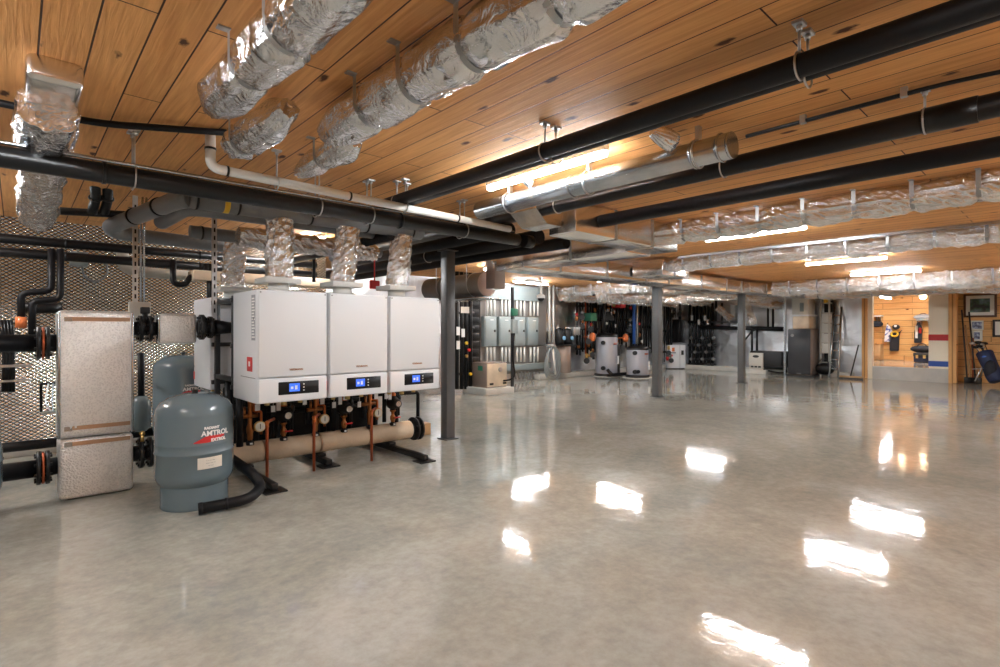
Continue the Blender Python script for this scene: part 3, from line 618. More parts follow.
def drop_pump(label):
    t = thing('circulator_drop', (0, 0, 0), label, 'pump', 'pump drops under the boilers')
    put('base_flange', MB().cyl((0, 0, 0), (0, 0, .03), .036, n=18).cyl((0, 0, .03), (0, 0, .05), .022, n=6), 'blkiron', t)
    put('nameplate', MB().box((-.012, -.039, .006), (.012, -.034, .024)), 'wht', t)
    put('valve_body', MB().lathe([(.02, .04), (.03, .07), (.03, .1), (.018, .12), (.018, .15), (.034, .16), (.034, .175)], (0, 0, 0), n=18).cyl((0, -.05, .09), (0, 0, .09), .012, n=10), 'bronze', t)
    put('lever', MB().box((-.008, -.06, .085), (.07, -.05, .1), .003), 'red', t)
    put('pump_housing', MB().lathe([(0, -.05), (.05, -.05), (.072, -.03), (.075, .02), (.05, .04), (.05, .11), (.042, .125), (0, .125)], (0, 0, .255), (0, -1, 0), 28).cyl((0, 0, .17), (0, 0, .34), .03, n=16), 'blkiron', t)
    put('pump_label', MB().cyl((0, -.1255, .255), (0, -.1275, .255), .032, n=24), 'galv', t)
    put('upper_union', MB().lathe([(.034, .335), (.034, .36), (.02, .37), (.02, .46)], (0, 0, 0), n=18), 'copper', t)
    put('tag', MB().box((-.085, -.05, .30), (-.045, -.047, .38)), 'wht', t)
    put('side_pipe', MB().pipe([(-.08, .05, .04), (-.08, .05, .28), (-.08, .05, .45)], .022, 12), 'blk', t)
    put('check_valve', MB().cyl((.09, .02, .1), (.09, .02, .42), .014, n=12).ball((.09, .02, .3), .028, sc=(1, 1, 1.4)), 'blkiron', t)
    return t
hz = .283
dg = drop_gauge('bronze valve drop with a round dial gauge at the left end under the boilers'); dp = drop_pump('black circulator with a bronze valve under the left boiler')
ds = [(dg, 1.62), (dp, 1.93), (dg, 2.25), (dp, 2.56), (dg, 2.86), (dp, 3.15)]
dl = ['', '', 'bronze valve drop with a dial gauge under the middle boiler', 'black circulator with a bronze valve under the middle boiler', 'bronze valve drop with a dial gauge under the right boiler', 'black circulator with a bronze valve at the right end, by the header flange']
for i, (p, x) in enumerate(ds):
    if i > 1: clone(p, (x, 5.25, hz), 0, dl[i])
dg.location = (1.62, 5.25, hz); dp.location = (1.93, 5.25, hz); ORG[dg.name] = dg.location.copy(); ORG[dp.name] = dp.location.copy()
for k, (x, y) in enumerate(((1.69, 5.0), (2.12, 4.98), (2.73, 4.97))):
    w_ = ('left', 'middle', 'right')[k]
    t = thing('relief_pipe', (x, y, 0), 'copper relief pipe dropping to the floor under the %s boiler' % w_, 'pipe', 'copper relief pipes')
    put('tube', MB().pipe([(x, y, .0), (x, y, .52), (x+.09, y+.08, .53)], .014, 14, .04), 'redcopper', t)
    put('elbow', MB().ball((x, y, .515), .02).cyl((x, y, .47), (x, y, .51), .017), 'copper', t)
bp_ = [(1.48, 5.4, .2, .9), (1.5, 5.15, .3, .8), (1.8, 5.45, .25, .8), (2.05, 5.48, .25, .8), (2.42, 5.45, .25, .8), (2.47, 5.32, .27, .8), (2.72, 5.48, .25, .8), (3.02, 5.45, .25, .8), (3.24, 5.35, .28, .8)]
for k, (x, y, a, b_) in enumerate(bp_):
    pipe_run([(x, y, a), (x, y, b_)], .03 if k % 2 else .038, 'black insulated riser behind the drops, %s from left' % ('first', 'second', 'third', 'fourth', 'fifth', 'sixth', 'seventh', 'eighth', 'ninth')[k], group='black risers under the boilers')
single('dark_backing', MB().box((1.5, 5.66, .22), (3.2, 5.72, .80), .02), 'blkiron', 'plain black backing slab behind the valve drops under the boilers', 'insulation')  # black backing added to fill the background behind the drops
for k, (x0, x1, z, y) in enumerate(((1.5, 3.2, .70, 5.36), (1.6, 2.9, .6, 5.4), (1.45, 3.1, .5, 5.6))):
    pipe_run([(x0, y, z), (x1, y, z)], .02, 'thin black horizontal pipe behind the drops, %s' % ('highest', 'middle', 'lowest')[k], 'blkgloss', group='thin black pipes under the boilers')
for k, (x, z) in enumerate(((1.78, .62), (2.08, .66), (2.38, .60), (2.50, .67), (2.66, .58), (2.98, .64))):
    single('pipe_tag', MB().box((x-.02, 5.1, z-.03), (x+.02, 5.104, z+.03), .001, 1).cyl((x, 5.102, z+.03), (x+.005, 5.102, .79), .0018, n=6), 'wht', 'small white tag hanging under the boilers, %s from left' % ('first', 'second', 'third', 'fourth', 'fifth', 'sixth')[k], 'tag', 'white tags under the boilers')

# ================================================================== blue grey expansion tanks
def tank(x, y, R, Ht, label, ang, logo=True, plate=True):
    t = thing('expansion_tank', (x, y, 0), label, 'tank', 'blue grey expansion tanks')
    s = Ht-.86
    put('skirt', MB().lathe([(.86*R, 0), (.87*R, .004), (.86*R, .02), (.86*R, .17), (.84*R, .2)], (x, y, 0), n=56), 'tank', t)
    put('shell', MB().lathe([(.83*R, .165), (.93*R, .19), (.985*R, .225), (R, .26), (R, .415), (1.018*R, .42), (1.018*R, .428), (R, .434), (R, .485), (1.008*R, .49), (R, .496), (R, .70+s), (.975*R, .745+s), (.88*R, .79+s), (.66*R, .832+s), (.35*R, .855+s), (0, .862+s)], (x, y, 0), n=64), 'tank', t)
    put('valve_cap', MB().cyl((x, y, .85+s), (x, y, .885+s), .022, n=16), 'blkgloss', t)
    for a in (.6, 2.6): put('lifting_lug', MB().box((x+R*.62*math.cos(a)-.02, y+R*.62*math.sin(a)-.006, .82+s), (x+R*.62*math.cos(a)+.02, y+R*.62*math.sin(a)+.006, .85+s), .003), 'tank', t)
    cy = (x, y); zc = .565+ (s*.6)
    if logo:
        sw = MB()      # red swoosh bent round the shell
        poly = [(-.135, -.035), (-.075, .012), (-.06, .02), (.10, .02), (.085, -.005), (.03, -.02), (-.02, -.03), (-.08, -.038)]
        vs = []
        for i in range(25):
            q = -.125+.225*i/24; hi_ = min(.008, -.036+(q+.125)*.5); lo2 = -.042+max(0, q+.02)*.28
            vs.append([sw.bm.verts.new((x+(R+.0022)*math.cos(ang+q/R), y+(R+.0022)*math.sin(ang+q/R), zc-.015+v_)) for v_ in (lo2, max(hi_, lo2+.002))])
        for i in range(24): sw.bm.faces.new((vs[i][0], vs[i+1][0], vs[i+1][1], vs[i][1]))
        lg = put('logo_swoosh', sw, 'red', t)
        put('logo_text', text_mb('AMTROL', .054, None, .0012, (cy, R+.003, ang+.03/R, zc+.008), .0014), 'wht', lg)
        put('logo_text', text_mb('RADIANT', .026, None, .0012, (cy, R+.001, ang, zc+.05), .0014), 'wht', lg)
        put('logo_text', text_mb('EXTROL', .032, None, .0012, (cy, R+.003, ang+.05/R, zc-.043), .0014), 'wht', lg)
    if plate:
        b = MB(); n = 8; a0 = ang-.1/R; a1 = ang+.075/R; vs = []
        for i in range(n+1):
            a = a0+(a1-a0)*i/n; vs.append([b.bm.verts.new((x+(R+.006)*math.cos(a), y+(R+.006)*math.sin(a), z)) for z in (.315, .40)])
        for i in range(n): b.bm.faces.new((vs[i][0], vs[i+1][0], vs[i+1][1], vs[i][1]))
        lb_ = put('rating_label', b, 'paper', t)
        for i, (w_, tx) in enumerate((('', '- - -- ---'), ('', '---- --- --'), ('', '-- ---'))):
            put('printed_line', text_mb(tx, .02, None, .0004, (cy, R+.0065, ang-.012/R, .378-.02*i)), 'ink', lb_)
    return t
tank(1.04, 4.7, .272, .865, 'blue grey expansion tank standing in front, with white and red lettering', math.radians(-78))
tank(1.42, 6.95, .30, 1.08, 'blue grey expansion tank partly hidden behind the rear boiler', math.radians(-88), True, False)
tank(-.37, 5.27, .30, .66, 'blue grey tank cut off at the left edge of the view', math.radians(-60), False, False)
p = [aZ(199, 509, .045), aZ(250, 499, .062), aZ(262, 486, .10), aZ(252, 473, .2), Vector((1.42, 5.3, .28))]
pipe_run([p[0], p[1], p[2], p[3], (1.32, 5.15, .30)], .04, 'black insulated pipe curling round the foot of the front tank', bend=.1, n=18, coup=[(.01, .03), (.18, .02)])
# ================================================================== plate heat exchanger with its flanged pipes
HY0 = 5.41
t = thing('heat_exchanger', (.495, HY0+.14, 0), 'tall heat exchanger clad in dimpled silver foil', 'heat exchanger')
lo_ = put('lower_cladding', MB().box((.245, HY0, .008), (.737, HY0+.28, .487), .035, 4), 'hx', t)
up_ = put('upper_cladding', MB().box((.238, HY0-.004, .497), (.735, HY0+.284, 1.515), .035, 4), 'hx', t)
put('support', MB().box((.3, HY0+.05, 0), (.36, HY0+.23, .02)).box((.64, HY0+.05, 0), (.7, HY0+.23, .02)), 'blkiron', t)
for z, p_ in ((1.43, up_), (.56, up_), (.435, lo_)):
    put('tape_strip', MB().box((.33, HY0-.0075, z), (.71, HY0-.001, z+.032)), 'tape', p_)
    put('tape_strip', MB().box((.28, HY0-.007, z-.004), (.33, HY0-.001, z+.032)), 'galv', p_)
put('corner_trim', MB().box((.24, HY0-.009, .50), (.258, HY0+.02, 1.5), .004), 'galv', up_); put('corner_trim', MB().box((.718, HY0-.009, .50), (.737, HY0+.02, 1.5), .004), 'galv', up_)
put('maker_mark', text_mb('VI', .07, facing((.33, HY0-.0085, .60)), bold=.003), 'wht', up_)
YP = 5.53
def hx_pipe(z, x0, x1, fx, label, r=.068, R=.13, gap=.034, gasket='redcopper', extra=()):
    t = thing('flanged_pipe', ((x0+x1)/2, YP, z-r), label, 'pipe', 'flanged pipes of the heat exchanger')
    put('pipe_body', MB().cyl((x0, YP, z), (x1, YP, z), r, n=28), 'blk', t)
    for i, x in enumerate(fx): put('flange', flange(MB(), (x, YP, z), (1, 0, 0), R, .026), 'blkiron', t)
    if gasket: put('gasket', MB().cyl(((fx[0]+fx[1])/2-.008, YP, z), ((fx[0]+fx[1])/2+.008, YP, z), R*.96, n=30), gasket, t)
    return t
hx_pipe(1.255, -1.4, .255, (.13, .185), 'black pipe with red gasketed flange entering upper left of the heat exchanger')
hx_pipe(.27, -1.4, .262, (.13, .185), 'black pipe with red gasketed flange entering lower left of the heat exchanger')
t = hx_pipe(1.37, .735, .93, (.80, .87), 'black valve flange at the upper right of the heat exchanger', .06, .115, gasket=None)
put('valve_neck', MB().cyl((.835, YP, 1.37), (.835, YP, 1.52), .025, n=14).box((.80, YP-.03, 1.50), (.87, YP+.03, 1.56), .01), 'blkiron', t)
t = thing('insulated_pipe', (1.06, YP, 1.28), 'square foil boxed pipe between the two black valves', 'pipe')
put('cladding', MB().box((.93, YP-.1, 1.235), (1.22, YP+.1, 1.505), .03, 3), 'hx', t); put('end_cover', MB().box((.915, YP-.085, 1.25), (.95, YP+.085, 1.49), .012), 'galv', t)
t = thing('valve', (1.33, YP, 1.25), 'black lug valve in front of the rear boiler side', 'valve')
put('body', flange(flange(MB().cyl((1.22, YP-.12, 1.385), (1.36, YP-.12, 1.385), .06, n=24), (1.25, YP-.12, 1.385), (1, 0, 0), .115, .03), (1.32, YP-.12, 1.385), (1, 0, 0), .1, .03), 'blkiron', t)
put('reducer', MB().cyl((1.36, YP-.12, 1.385), (1.5, YP-.14, 1.38), .07, .05, n=24), 'blk', t)
put('wrapped_end', MB().cyl((1.5, YP-.14, 1.38), (1.6, YP-.14, 1.38), .07, n=24), 'tan', t)
t = hx_pipe(.285, .735, 1.15, (.80, .87), 'black valve flange at the lower right, behind the front tank', .065, .13, gasket=None)
put('air_vent', MB().cyl((.8, YP-.1, .40), (.8, YP-.1, .46), .014, n=12).ball((.8, YP-.1, .47), .022), 'brass', t)
# ------------------------------------------------------------------ pipes and boxes along the embossed foil wall
YW = 7.4
def standoff(t, p, r=.012): put('wall_bracket', MB().cyl(p, (p.x, YL-.004, p.z), r, n=8), 'zinc', t)
def wp(x, y, Y=YW): return aY(x, y, Y)
for k, (y_, z) in enumerate(((7.45, 2.30), (7.45, 2.16))):
    pipe_run([(-2.5, y_, z), (3.2, y_, z)], .05, 'black pipe along the embossed foil wall, %s of the pair' % ('upper', 'lower')[k], 'blkgloss', [(2.9, .02), (4.2, .02)], 'blk', group='black pipes along the foil wall')
t = pipe_run([wp(51.5, 249, 7.25), wp(51.5, 291, 7.25), wp(21, 293, 7.25), wp(21, 320, 7.25)], .032, 'stepped black pipe on the foil wall ending in an orange cap', bend=.07)
standoff(t, wp(51.5, 275, 7.25)); standoff(t, wp(21, 305, 7.25))
put('valve_cap', MB().cyl(wp(21, 328, 7.25), wp(21, 317, 7.25), .045, n=20).ball(wp(21, 316, 7.25), .025), 'orange', t, 'orange valve cap at the foot of the pipe')
t = pipe_run([wp(60.5, 249, 7.25), wp(60.5, 299, 7.25), wp(32, 301, 7.25), wp(32, 340, 7.25)], .032, 'second stepped black pipe, just right of the one with orange cap', bend=.07)
standoff(t, wp(60.5, 275, 7.25)); standoff(t, wp(32, 320, 7.25))
t = pipe_run([wp(18, 308, 7.55), wp(62, 308, 7.55)], .06, 'short fat black pipe behind the stepped pipes', 'blkgloss')
standoff(t, wp(40, 308, 7.55))
t = single('junction_box', MB().box(wp(70, 265, 7.8), wp(87, 254, 7.95)+Vector((0, .0, 0)), .006), 'panel', 'small grey junction box on the foil wall below the black pipes', 'box')
pipe_run([wp(82, 265, 7.88), wp(84, 277, 7.9), wp(95, 283, 7.92), wp(108, 276, 7.92), wp(106, 262, 7.99)], .012, 'looped grey cable hanging from the junction box', 'grey', name='cable', bend=.3, cat='cable')
t = pipe_run([wp(122, 250, 7.75), wp(124, 268, 7.75), wp(140, 272, 7.75), wp(236, 279, 7.75)], .065, 'cream plastic pipe elbowing along the foil wall', 'beige', [(1.3, .03)], name='waste_pipe', bend=.15)
standoff(t, wp(150, 273, 7.75)); standoff(t, wp(215, 278, 7.75))
for k in range(4):
    pipe_run([wp(1+3.3*k, 320, 7.5), wp(4+3.2*k, 350, 7.5), wp(3+3.4*k, 392, 7.4)], .014, 'thin black hose hanging on the foil wall at far left, %s' % ('first', 'second', 'third', 'fourth')[k], 'blkgloss', name='hose', bend=.3, cat='hose', group='black hoses on the foil wall')
for k, y_ in enumerate((366, 381)):
    single('wall_rail', MB().box(wp(-8, y_+2, 7.3), wp(31, y_-2, 7.34)), 'zinc', '%s pale metal rail across the foil wall at far left' % ('upper', 'lower')[k], 'rail')
t = thing('wall_bracket', wp(49, 412, 7.5), 'small black framed bracket with hanging cables, left of the heat exchanger', 'bracket')
a, b_ = wp(41, 412, 7.5), wp(58, 383, 7.5)
put('frame', MB().pipe([a, (a.x, 7.5, b_.z), b_], .012, 8), 'blkgloss', t); put('shelf', MB().box((a.x, 7.42, a.z-.015), (b_.x, 7.58, a.z)), 'zinc', t)
for k in range(3): put('cable', MB().pipe([(a.x+.06+.04*k, 7.48, b_.z), (a.x+.03+.06*k, 7.48, b_.z-.2), (a.x+.08+.02*k, 7.48, a.z)], .007, 8, .08), ('wht', 'lgrey', 'wht')[k], t)
t = thing('small_tank', wp(141, 432, 6.4), 'small pale blue tank hanging behind the heat exchanger', 'tank')
c = wp(141, 432, 6.4); put('shell', MB().lathe([(0, 0), (.05, .01), (.085, .05), (.085, .3), (.05, .36), (0, .37)], c, n=28), 'tank', t); put('riser', MB().cyl(c+Vector((0, 0, .37)), c+Vector((0, 0, .8)), .03, n=14), 'blk', t); standoff(t, c+Vector((0, 0, .6)))
pipe_run([(-1.2, 7.2, .19), (1.2, 7.2, .19)], .05, 'black pipe lying along the kerb by the foil wall', 'blkgloss')
# strut hangers with bundled conduits
for k, (px_, y_, zb) in enumerate(((135, 5.9, 1.40), (214, 5.45, 1.42))):
    p = aY(px_, 250, y_); t = thing('strut_hanger', (p.x, y_, zb), 'slotted metal strut hanging from the ceiling %s' % ('above the heat exchanger, with grey conduits', 'left of the rear boiler')[k], 'strut', 'slotted strut hangers')
    put('channel', MB().box((p.x-.02, y_-.02, zb), (p.x+.02, y_+.005, 2.6)), 'zinc', t)
    for i in range(14): put('slot', MB().box((p.x-.007, y_-.0215, zb+.1+.075*i), (p.x+.007, y_-.0195, zb+.14+.075*i)), 'hole', t)
    if k == 0:
        for i in range(2): put('conduit', MB().pipe([(p.x+.045+.025*i, y_, zb-.1), (p.x+.045+.025*i, y_, 2.3), (p.x+.06+.03*i, y_, H-.02)], .009, 8), 'galv', t)
        put('outlet_box', MB().box((p.x-.05, y_-.03, zb-.02), (p.x+.12, y_+.02, zb+.22), .006), 'beige', t)
# black p-trap like loops and a valve pair on the ceiling pipes at left
t = pipe_run([aY(150, 216, 6.2), aY(60, 211, 6.2)], .035, 'black pipe near the ceiling with two upright black elbows at left', 'blkiron')
for px_ in (92, 104):
    a = aY(px_, 213, 6.1); put('elbow', MB().pipe([a, a+Vector((.02, -.1, .12)), a+Vector((.0, -.25, .22))], .04, 14), 'blkiron', t); put('collar', MB().torus(a+Vector((.015, -.1, .12)), .042, .012, (0, -.7, .7), 18, 8), 'blkiron', t)
pipe_run([aY(173, 260, 7.42), aY(173, 284, 7.42), aY(186, 285, 7.42), aY(190, 276, 7.42), aY(206, 277, 7.42), aY(206, 264, 7.42)], .035, 'black trap shaped pipe loop left of the flue riser', 'blkgloss', bend=.1)
pipe_run([aY(211, 264, 7.43), aY(211, 312, 7.43)], .05, 'thick black vertical pipe left of the rear flue riser', 'blkiron')
pipe_run([aY(314, 235, 6.5), aY(314, 282, 6.5)], .02, 'thin black drop pipe between left and middle flue risers', 'blkgloss')
single('bulkhead', MB().box((1.6, 7.3, 1.98), (3.6, 7.6, 2.1), .01), 'tan', 'long tan boxed duct seen between the flue risers', 'duct')
single('alarm_bell', MB().box(aY(371, 288.5, 5.9), aY(378, 281, 5.95), .01).cyl(aY(374.5, 284, 5.9), aY(374.5, 284, 5.85), .03).cyl(aY(374.5, 281, 5.92), (aY(374.5, 278, 5.92).x, 5.92, H), .008), 'red', 'small red alarm unit seen between middle and right flue risers', 'alarm')
# ================================================================== the far side of the room
def manifold(name, label, cat, base, pipes, extras=(), m='blkgloss'):
    """pipes: (p0, p1, r, material); extras: (part name, MB, material)"""
    t = thing(name, tuple(base), label, cat)
    for p0, p1, r, mm in pipes: put('pipe', MB().cyl(p0, p1, r, n=12), mm or m, t)
    for nm, mb, mm in extras: put(nm, mb, mm, t)
    return t
def vx(px, y0, y1, Y): a = aY(px, y0, Y); b = aY(px, y1, Y); return a, b
# -- rack of black risers left of the electrical panels
Y_ = 9.0
ps = [(*vx(x, 262, 389, Y_), .045, None) for x in (457, 461.5, 466, 470.5)]+[(aY(443, y, Y_+.1), aY(474, y, Y_+.1), .03, None) for y in (313, 328, 374)]
ex = [('back_panel', MB().box(aY(463, 388, 9.3), aY(479, 300, 9.36), .01), 'hole'), ('label', MB().box(aY(461, 313, 8.93), aY(469, 307, 8.94)), 'paper')]
for x, y, m in ((458, 331, 'wht'), (463, 333, 'wht'), (458, 345, 'wht'), (466, 343, 'yellow'), (468.5, 350, 'red'), (466, 356, 'brass'), (470, 374, 'yellow')):
    p = aY(x, y, 8.92); ex.append(('valve' if m != 'wht' else 'tag', MB().cyl(p, p+Vector((0, -.04, 0)), .035, n=12) if m != 'wht' else MB().box(p-Vector((.045, .01, .09)), p+Vector((.045, .0, .09))), m))
for k in range(9): z = 1.9-.18*k; ex.append(('panel_slat', MB().box((aY(463, 0, 9.28).x, 9.27, z), (aY(479, 0, 9.28).x, 9.3, z+.12), .01), 'blkiron'))
manifold('pipe_rack', 'rack of black insulated risers with small yellow and red valves, right of the near column', 'pipe rack', aY(462, 389, Y_), ps, ex)
# -- heat pump cabinet on its pad
t = thing('heat_pump', (7.65, 8.7, 0), 'low tan fronted heat pump cabinet on a concrete pad by the black pipe rack', 'heat pump')
put('pad', MB().box((7.2, 8.3, 0), (8.0, 9.1, .14), .01), 'curb', t)
put('cabinet', MB().box((7.35, 8.47, .14), (7.93, 8.95, .67), .012), 'taupe', t); put('front_panel', MB().box((7.36, 8.45, .16), (7.92, 8.475, .65), .006), 'tan', t)
put('gauge', MB().cyl((7.72, 8.45, .52), (7.72, 8.43, .52), .05, n=20), 'zinc', t)
for x in (7.42, 7.8): put('vent_slot', MB().box((x, 8.44, .2), (x+.1, 8.452, .24)), 'hole', t)
put('side_label', MB().box((7.345, 8.6, .5), (7.352, 8.75, .6)), 'green', t)
# -- electrical wall
YE = YB-.12
single('backing_board', MB().box(aY(480, 376, YB-.04)+Vector((0, 0, 0)), aY(545, 288, YB-.0)+Vector((0, 0, 0))), 'handler', 'grey painted backing board behind the electrical panels', 'board')
single('wireway', MB().box(aY(477, 298, YE-.06), aY(540, 288, YE+.07), .008), 'panel', 'long grey wireway above the electrical panels', 'wireway')
single('wireway', MB().box(aY(480, 373, YE-.06), aY(548, 362, YE+.07), .008), 'panel', 'long grey wireway below the electrical panels', 'wireway')
pn = None
xs_ = (484.5, 499.5, 514.5, 528)
for k, x in enumerate(xs_):
    lb = 'grey electrical panel, %s of the four on the far wall' % ('leftmost', 'second from left', 'third from left', 'rightmost')[k]
    a = aY(x, 346.5, YE-.06); b = aY(x+8.8, 316.5, YE+.07)
    if pn is None:
        pn = thing('electrical_panel', tuple(a), lb, 'electrical panel', 'grey electrical panels')
        put('enclosure', MB().box(a, (b.x, YE+.07, b.z), .008), 'panel', pn)
        put('door', MB().box(a+Vector((.03, -.012, .04)), (b.x-.03, a.y+.002, b.z-.06), .006), 'panel', pn)
        put('latch', MB().box((b.x-.1, a.y-.03, (a.z+b.z)/2-.02), (b.x-.06, a.y-.01, (a.z+b.z)/2+.04)), 'ink', pn)
        put('label', MB().box((a.x+.18, a.y-.016, b.z-.1), (a.x+.3, a.y-.011, b.z-.085)), 'wht', pn); pa = a
    else: clone(pn, (a.x, pa.y, pa.z), 0, lb)
    for j in range(3):
        for q, (y0, y1, w_) in enumerate(((316, 299, 'above'), (362, 347, 'below'))):
            single('conduit', MB().cyl(*vx(x+2.5+3.6*j, y0, y1, YE), .03, n=12), 'pvc', 'pale conduit %s the %s electrical panel, %s of three' % (w_, ('leftmost', 'second', 'third', 'rightmost')[k], ('left', 'middle', 'right')[j]), 'conduit', 'pale conduits at the electrical panels')
for k in range(8):
    p0, p1 = vx(514+3.6*k, 372, 380, YE); single('cable_drop', MB().pipe([p0, p1+Vector((.05, -.02, .02))], .022, 10), 'grey', 'grey cable drop under the lower wireway, %s from left' % ('first', 'second', 'third', 'fourth', 'fifth', 'sixth', 'seventh', 'eighth')[k], 'cable', 'cable drops below the wireway')
t = thing('outlet_pole', (7.98, 8.34, 0), 'slim dark pole with a green and a grey outlet box, before the panels', 'pole')
put('pole', MB().box((7.955, 8.315, 0), (8.005, 8.365, 2.3)), 'dkframe', t)
for z, m, h_ in ((1.68, 'green', .16), (1.3, 'panel', .3)): put('outlet_box', MB().box((7.9, 8.24, z), (8.06, 8.32, z+h_), .01), m, t)
put('cable', MB().pipe([(7.98, 8.28, 1.3), (7.93, 8.29, .8), (8.0, 8.25, .3), (7.7, 8.6, .25)], .02, 10, .2), 'blkgloss', t)
# dome camera
c = aY(541, 297, 8.6); t = thing('security_camera', tuple(c), 'white dome camera hanging on a conduit in front of the electrical wall', 'camera')
put('conduit', MB().cyl(c, (c.x, c.y, 2.56), .028, n=14).cyl((c.x-.5, c.y, 2.52), (c.x+.03, c.y, 2.52), .028, n=14), 'pvc', t)
put('housing', MB().lathe([(0, .06), (.07, .06), (.1, .03), (.1, -.03), (0, -.03)], c, n=28), 'white', t)
put('dome', MB().ball(c+Vector((0, 0, -.03)), .08), 'blkgloss', t); put('ceiling_clip', MB().box((c.x-.03, c.y-.03, 2.54), (c.x+.03, c.y+.03, H)), 'zinc', t)
# twin conduits and hanging hose coil
for k, x in enumerate((549.5, 553.5)): single('conduit', MB().cyl(*vx(x, 342, 285, 9.9), .03, n=12), 'pvc', 'tall white conduit above the hose coil, %s one' % ('left', 'right')[k], 'conduit', 'white conduits above the hose coil')
c = aY(550, 346, 9.8); t = thing('hose_coil', (c.x, c.y, .25), 'grey hose coil hanging on the far wall beside the electrical panels', 'hose')
put('hook', MB().cyl((c.x, 9.62, c.z+.02), (c.x, YB-.05, c.z+.02), .03, n=12), 'zinc', t)
for k in range(7):
    rx = .14+.022*k; b = MB(); pts = [(c.x+rx*math.sin(a)*(1+.5*(1-math.cos(a))/2)+.02*k, 9.72+.012*k, c.z-(.36+.02*k)+(.36+.02*k)*math.cos(a)*(1.0)) for a in [2*math.pi*i/28 for i in range(29)]]
    put('loop', b.sweep(pts, .014, 8, False), 'grey' if k % 2 else 'panel', t)
put('cuff', MB().cyl((c.x-.03, 9.66, c.z-.1), (c.x+.06, 9.66, c.z-.78), .03, n=12), 'pvc', t)
# pump set on tan tank
c = aY(563.5, 372, 10.0); t = thing('pump_station', tuple(c), 'two black pump heads with pale blue caps over a tan drum', 'pump')
top = aY(563.5, 345, 9.85)
put('drum', MB().lathe([(0, 0), (.2, 0), (.21, .02), (.21, top.z-c.z-.02), (.19, top.z-c.z), (0, top.z-c.z)], (top.x, 9.85, c.z), n=28), 'taupe', t)
put('platform', MB().box((top.x-.28, 9.6, top.z-.02), (top.x+.28, 10.1, top.z+.02), .004), 'blkiron', t)
for dx in (-.17, .17):
    put('pump_head', MB().lathe([(0, 0), (.12, 0), (.13, .1), (.13, .38), (.09, .44), (0, .46)], (top.x+dx, 9.85, top.z+.02), n=22), 'blkiron', t)
    put('cap', MB().cyl((top.x+dx, 9.70, top.z+.2), (top.x+dx, 9.66, top.z+.2), .055, n=18), 'sky', t)
# manifolds beside storage tanks
def cluster(x0, x1, n, y0, y1, Y, label, name='pipe_manifold', r=.035, seed=1, cols=('bronze', 'wht', 'blkiron', 'zinc', 'brass', 'wht', 'bronze', 'galv', 'red'), nv=12, horiz=(0.15, .5, .8), mixed=True):
    rnd = random.Random(seed); ps = []; ex = []
    for i in range(n):
        x = x0+(x1-x0)*(i+.5)/n+rnd.uniform(-.5, .5); Yj = Y+rnd.uniform(-.12, .12)
        a, b = vx(x, y0+rnd.uniform(-3, 3), y1-rnd.uniform(0, (y1-y0)*.18), Yj); ps.append((a, b, r*rnd.uniform(.6, 1.25), rnd.choice(['blkgloss']*9+(['redcopper', 'zinc'] if mixed else []))))
    for f in horiz: y = y0+(y1-y0)*f; ps.append((aY(x0, y, Y+.1), aY(x1, y, Y+.1), r, 'blkgloss'))
    for i in range(nv):
        x = rnd.uniform(x0, x1); y = rnd.uniform(y0+(y1-y0)*.2, y1-6); p = aY(x, y, Y-.16); m = rnd.choice(cols)
        if m == 'wht': ex.append(('tag', MB().box(p-Vector((.03, .005, .05)), p+Vector((.03, .005, .05))), 'wht'))
        elif i % 2: ex.append(('gauge', MB().cyl(p, p+Vector((0, -.04, 0)), .045, n=16), 'paper' if m == 'zinc' else m))
        else: ex.append(('valve', MB().lathe([(0, -.07), (.035, -.07), (.05, -.02), (.05, .03), (.03, .07), (0, .07)], p, n=14), m))
        if i % 3 == 0: ex.append(('pump', MB().cyl(aY(x, y+5, Y-.05), aY(x, y+5, Y-.25), .085, n=18), 'blkiron'))
    base = aY((x0+x1)/2, y1, Y); return manifold(name, label, 'pipe manifold', base, ps, ex)
cluster(576, 597, 8, 296, 362, 9.95, 'tangle of black pipes and small valves left of the silver storage tanks', seed=3, nv=16)
cluster(598, 630, 14, 292, 348, 10.05, 'black and copper pipes with valves above the larger silver tank', seed=4, nv=20)
cluster(630, 655, 10, 292, 362, 9.9, 'black pipe manifold above the smaller silver tank, left of the middle column', seed=5, nv=10)
cluster(661, 672, 5, 296, 366, 9.9, 'narrow set of black pipes between the middle column and the white cabinet', seed=6, nv=6)
cluster(672, 690, 8, 296, 318, 9.95, 'dark pipes above the white cabinet in the corner', seed=7, nv=6)
for k, (x, y, m, lb) in enumerate(((592.5, 337, 'orange', 'small orange expansion vessel left of the larger silver tank'), (625.5, 338, 'orange', 'small orange expansion vessel between the two silver tanks'), (593, 317, 'green', 'green control box above the left orange vessel'), (622, 304, 'red', 'red control box above the gap between the silver tanks'), (576, 331, 'zinc', 'grey control box among pipes right of the black pump heads'))):
    p = aY(x, y, 9.72); single('control_vessel', MB().lathe([(0, -.13), (.06, -.12), (.09, -.05), (.09, .06), (.05, .12), (0, .13)], p, n=20).cyl(p, p+Vector((0, .4, 0)), .02, n=8) if m == 'orange' else MB().box(p-Vector((.14, .05, .12)), p+Vector((.14, .3, .12)), .015), m, lb, 'control' if m != 'orange' else 'expansion vessel')
for x, m, lb in ((634, 'blue', 'blue vertical pipe above the smaller silver tank'), (636.8, 'galv', 'bright steel vertical flue behind the smaller silver tank'), (604, 'blkiron', 'black flue rising from the larger silver tank')):
    single('riser_pipe', MB().cyl(*vx(x, 344, 294, 9.6), .05, n=16), m, lb, 'pipe')
